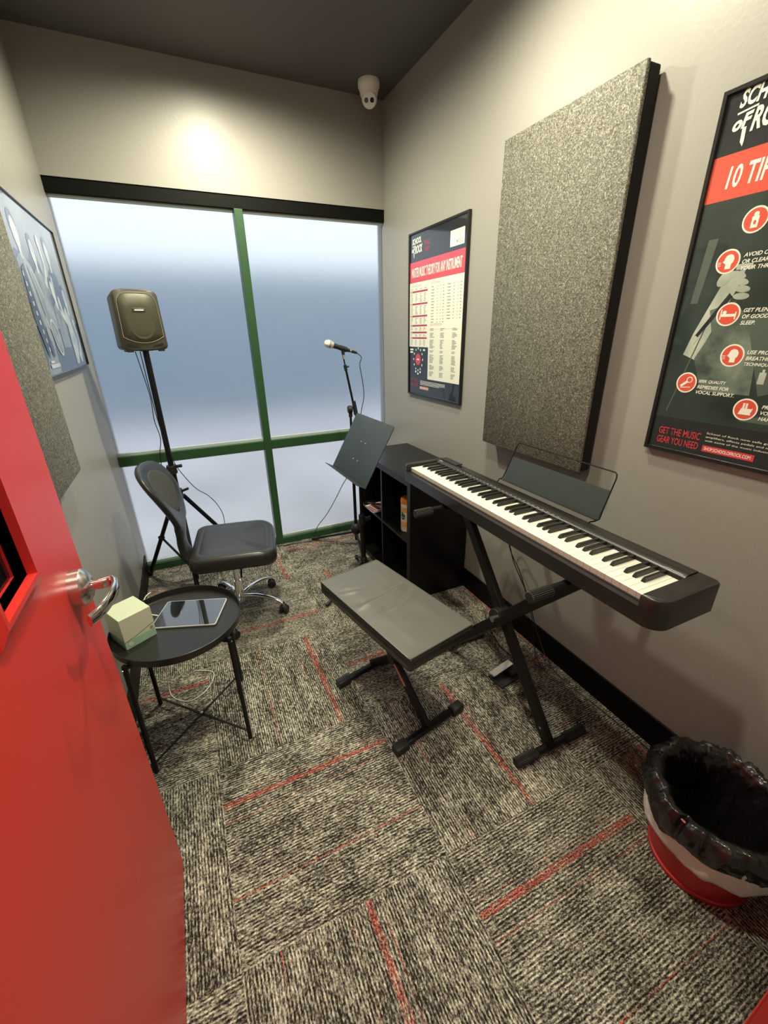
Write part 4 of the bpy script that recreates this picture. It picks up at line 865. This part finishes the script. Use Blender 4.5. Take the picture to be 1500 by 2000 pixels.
# ------------------------------------------------------------------ round tray table and the things on it
tx_, ty_ = -1.600, -1.497
t = thing('tray_table', 'round black metal tray side table beside the red door', 'side table', (tx_, ty_, 0))
MB().lathe([(.001, .505), (.215, .505), (.2235, .508), (.226, .533), (.2275, .534), (.229, .533), (.2265, .506), (.222, .5005), (.001, .500)], (tx_, ty_, 0), n=72, cap=False).build('tray', M['tray'], t, ang=30)
feet = [(-1.430, -1.672), (-1.776, -1.668), (-1.768, -1.320), (-1.420, -1.332)]
for k, (fx, fy_) in enumerate(feet):
    d = Vector((fx-tx_, fy_-ty_, 0)).normalized(); tp = Vector((tx_, ty_, 0))+d*.2365+Vector((0, 0, .505)); ft = Vector((fx, fy_, 0))
    lg = MB().cyl(ft+Vector((0, 0, .0)), tp, .0088, .0088, 16).build('leg', BM, t)
    MB().bar(tp-d*.002-Vector((0, 0, .008)), tp-d*.030-Vector((0, 0, .016)), .014, .010).build('tray_hook', BM, lg); MB().lathe([(.0088, 0), (.007, .004), (.001, .005)], tp, (0, 0, 1), 14).build('leg_cap', BM, lg)
    MB().cyl(tp-d*.0-Vector((0, 0, .012))+d*.008, tp-Vector((0, 0, .012))+d*.0105, .0035, .003, 10).build('hook_screw', M['steel'], lg)
for a, b_ in ((0, 2), (1, 3)):
    A, B = Vector((*feet[a], .038+.004*a)), Vector((*feet[b_], .038+.004*a)); MB().bar(A, B, .008, .004).build('cross_brace', BM, t)
MB().lathe([(.006, 0), (.0055, .003), (.001, .0045)], (-1.5985, -1.498, .045), n=14).build('brace_screw', M['steel'], t)

Wm = Matrix.Translation((-1.7495, -1.4985, .505)) @ Matrix.Rotation(math.radians(30), 4, 'Z')
t = thing('tissue_box', 'pale green cube tissue box on the tray table', 'tissue box', mtx=Wm)
bx, by, bz = .054, .058, .124
M['box_cream'] = mat('pale_green_carton', (0.62, 0.68, 0.50), 0.5); M['box_flap'] = mat('cream_carton_flap', (0.66, 0.66, 0.50), 0.5); M['box_green'] = mat('green_carton_print', (0.28, 0.50, 0.34), 0.5, vary=(30, (0.45, 0.62, 0.45)))
MB(Wm).box((-bx, -by, 0), (bx, by, bz)).build('carton', M['box_cream'], t, bevel=.0015, smooth=False)
mb = MB(Wm); mb.loft([[(-bx, -by-.0004, bz-.001), (bx, -by-.0004, bz-.001), (bx, -by-.0004, .060), (-.02, -by-.0004, .038), (-bx, -by-.0004, .034)], [(-bx, -by-.002, bz-.001), (bx, -by-.002, bz-.001), (bx, -by-.002, .060), (-.02, -by-.002, .038), (-bx, -by-.002, .034)]]); mb.build('flap', M['box_flap'], t, smooth=False)
mb = MB(Wm); mb.box((-bx+.001, -by-.0003, .001), (bx-.001, -by+.001, .032)); mb.box((-bx-.0003, -by+.001, .001), (-bx+.001, by-.001, .034)); mb.build('printed_band', M['box_green'], t, smooth=False)
mb = MB(Wm); mb.lathe([(.006, 0), (.006, .0006), (.001, .0006)], (.042, -by-.0002, .040), (0, -1, 0), 16); mb.build('oval_mark', M['p_grey'], t); mb = MB(Wm); mb.lathe([(.008, 0), (.008, .0006), (.005, .0006)], (-.035, -by-.0003, .016), (0, -1, 0), 20); mb.build('emblem', M['box_cream'], t)
mb = MB(Wm)
for k in range(5): mb.box((-.035, -.035+.005*k, bz), (-.012, -.033+.005*k, bz+.0003))
for k in range(4):
    mb.box((-.002+.011*k, -.034, bz), (.004+.011*k, -.020, bz+.0003))
mb.build('printed_text', M['box_flap'], t, smooth=False)

Wm = Matrix.Translation((-1.555, -1.447, .5055)) @ Matrix.Rotation(math.radians(-20.5), 4, 'Z')
t = thing('tablet', 'black-screened tablet with pale metal rim lying on tray table', 'tablet', mtx=Wm)
tw, th_ = .120, .086
mb = MB(Wm); o = rrect(-tw, -th_, tw, th_, .010, 5); mb.loft([[(x*.985, y*.985, 0) for x, y in o], [(x, y, .002) for x, y in o], [(x, y, .0062) for x, y in o], [(x*.995, y*.993, .0070) for x, y in o]]); mb.build('case', M['alu'], t, ang=40)
mb = MB(Wm); o = rrect(-tw+.003, -th_+.003, tw-.003, th_-.003, .008, 5); mb.loft([[(x, y, .0068) for x, y in o], [(x, y, .0074) for x, y in o]]); mb.build('screen', M['screen'], t, smooth=False)
cable('charging_cable', 'white charging cable curling from tablet over the table edge', [(-1.672, -1.408, .509), (-1.690, -1.398, .512), (-1.715, -1.375, .512), (-1.728, -1.33, .516), (-1.722, -1.30, .530), (-1.712, -1.288, .540), (-1.698, -1.272, .540), (-1.705, -1.240, .50), (-1.72, -1.22, .30), (-1.73, -1.24, .04), (-1.72, -1.30, .005), (-1.66, -1.36, .004), (-1.60, -1.35, .004), (-1.55, -1.29, .004), (-1.54, -1.22, .004), (-1.62, -1.17, .004)], .0022, 'whitecable')
t = thing('power_adapter', 'small white plug adapter by the left wall behind the table', 'adapter', (-1.84, -1.48, .40))
MB().box((XL, -1.515, .36), (XL+.006, -1.435, .475)).build('outlet_plate', M['whiteplastic'], t, bevel=.002, smooth=False); MB().box((XL+.006, -1.500, .40), (XL+.045, -1.455, .445)).build('adapter_body', M['whiteplastic'], t, bevel=.004)

# ------------------------------------------------------------------ waste bin with liner
bx_, by_ = -.240, -2.712
t = thing('waste_bin', 'round red plastic bin lined with black bag by right wall', 'bin', (bx_, by_, 0))
MB().lathe([(.001, 0), (.126, 0), (.131, .004), (.132, .016), (.128, .019), (.134, .06), (.150, .16), (.166, .275), (.170, .285), (.166, .287), (.146, .16), (.126, .02), (.001, .016)], (bx_, by_, 0), n=64, cap=False).build('bin_body', M['binred'], t, ang=40)
def liner(name, key, prof, amp, seedz, zj, parent, folds):
    n = 200; mb = MB(); rings = []; fine = []
    for a_, b_ in zip(prof, prof[1:]): fine += [tuple(p_+(q_-p_)*k/4 for p_, q_ in zip(a_, b_)) for k in range(4)]
    for (r, z, am, zz) in fine+[prof[-1]]:
        ring = []
        for k in range(n):
            a = 2*PI*k/n; ca, sa_ = math.cos(a), math.sin(a)
            w1 = noise.noise(Vector((ca*folds, sa_*folds, z*11+seedz))); w2 = noise.noise(Vector((ca*folds*2.7, sa_*folds*2.7, z*24+r*30+seedz+9)))
            w3 = noise.noise(Vector((ca*2.2, sa_*2.2, seedz+20)))
            rr_ = r+am*(w1*.75+w2*.35+(abs(w2)*-.8)); hz_ = z+zz*(w3*.9+w1*.45+abs(w2)*-.5)
            if bx_+rr_*ca > -.010: rr_ = (-.010-bx_)/ca
            ring.append((bx_+rr_*ca, by_+rr_*sa_, hz_))
        rings.append(ring)
    mb.loft(rings, cap=False); o = mb.build(name, M[key], parent, ang=180)
    md_ = o.modifiers.new('thickness', 'SOLIDIFY'); md_.thickness = .0006
    return o
liner('white_liner', 'liner_white', [(.170, .262, .004, .006), (.176, .255, .006, .010), (.180, .24, .008, .02), (.178, .19, .008, .022), (.172, .150, .008, .030)], 1, 3.0, 0, t, 3)
liner('black_liner', 'liner', [(.001, .022, 0, 0), (.09, .024, .005, 0), (.105, .09, .010, 0), (.116, .16, .014, .004), (.124, .22, .016, .006), (.133, .262, .018, .010), (.143, .288, .016, .014), (.157, .302, .014, .016), (.170, .303, .016, .018), (.183, .292, .018, .020), (.193, .272, .018, .024), (.196, .250, .018, .032), (.190, .228, .014, .042)], 1, 8.0, 0, t, 4.5)
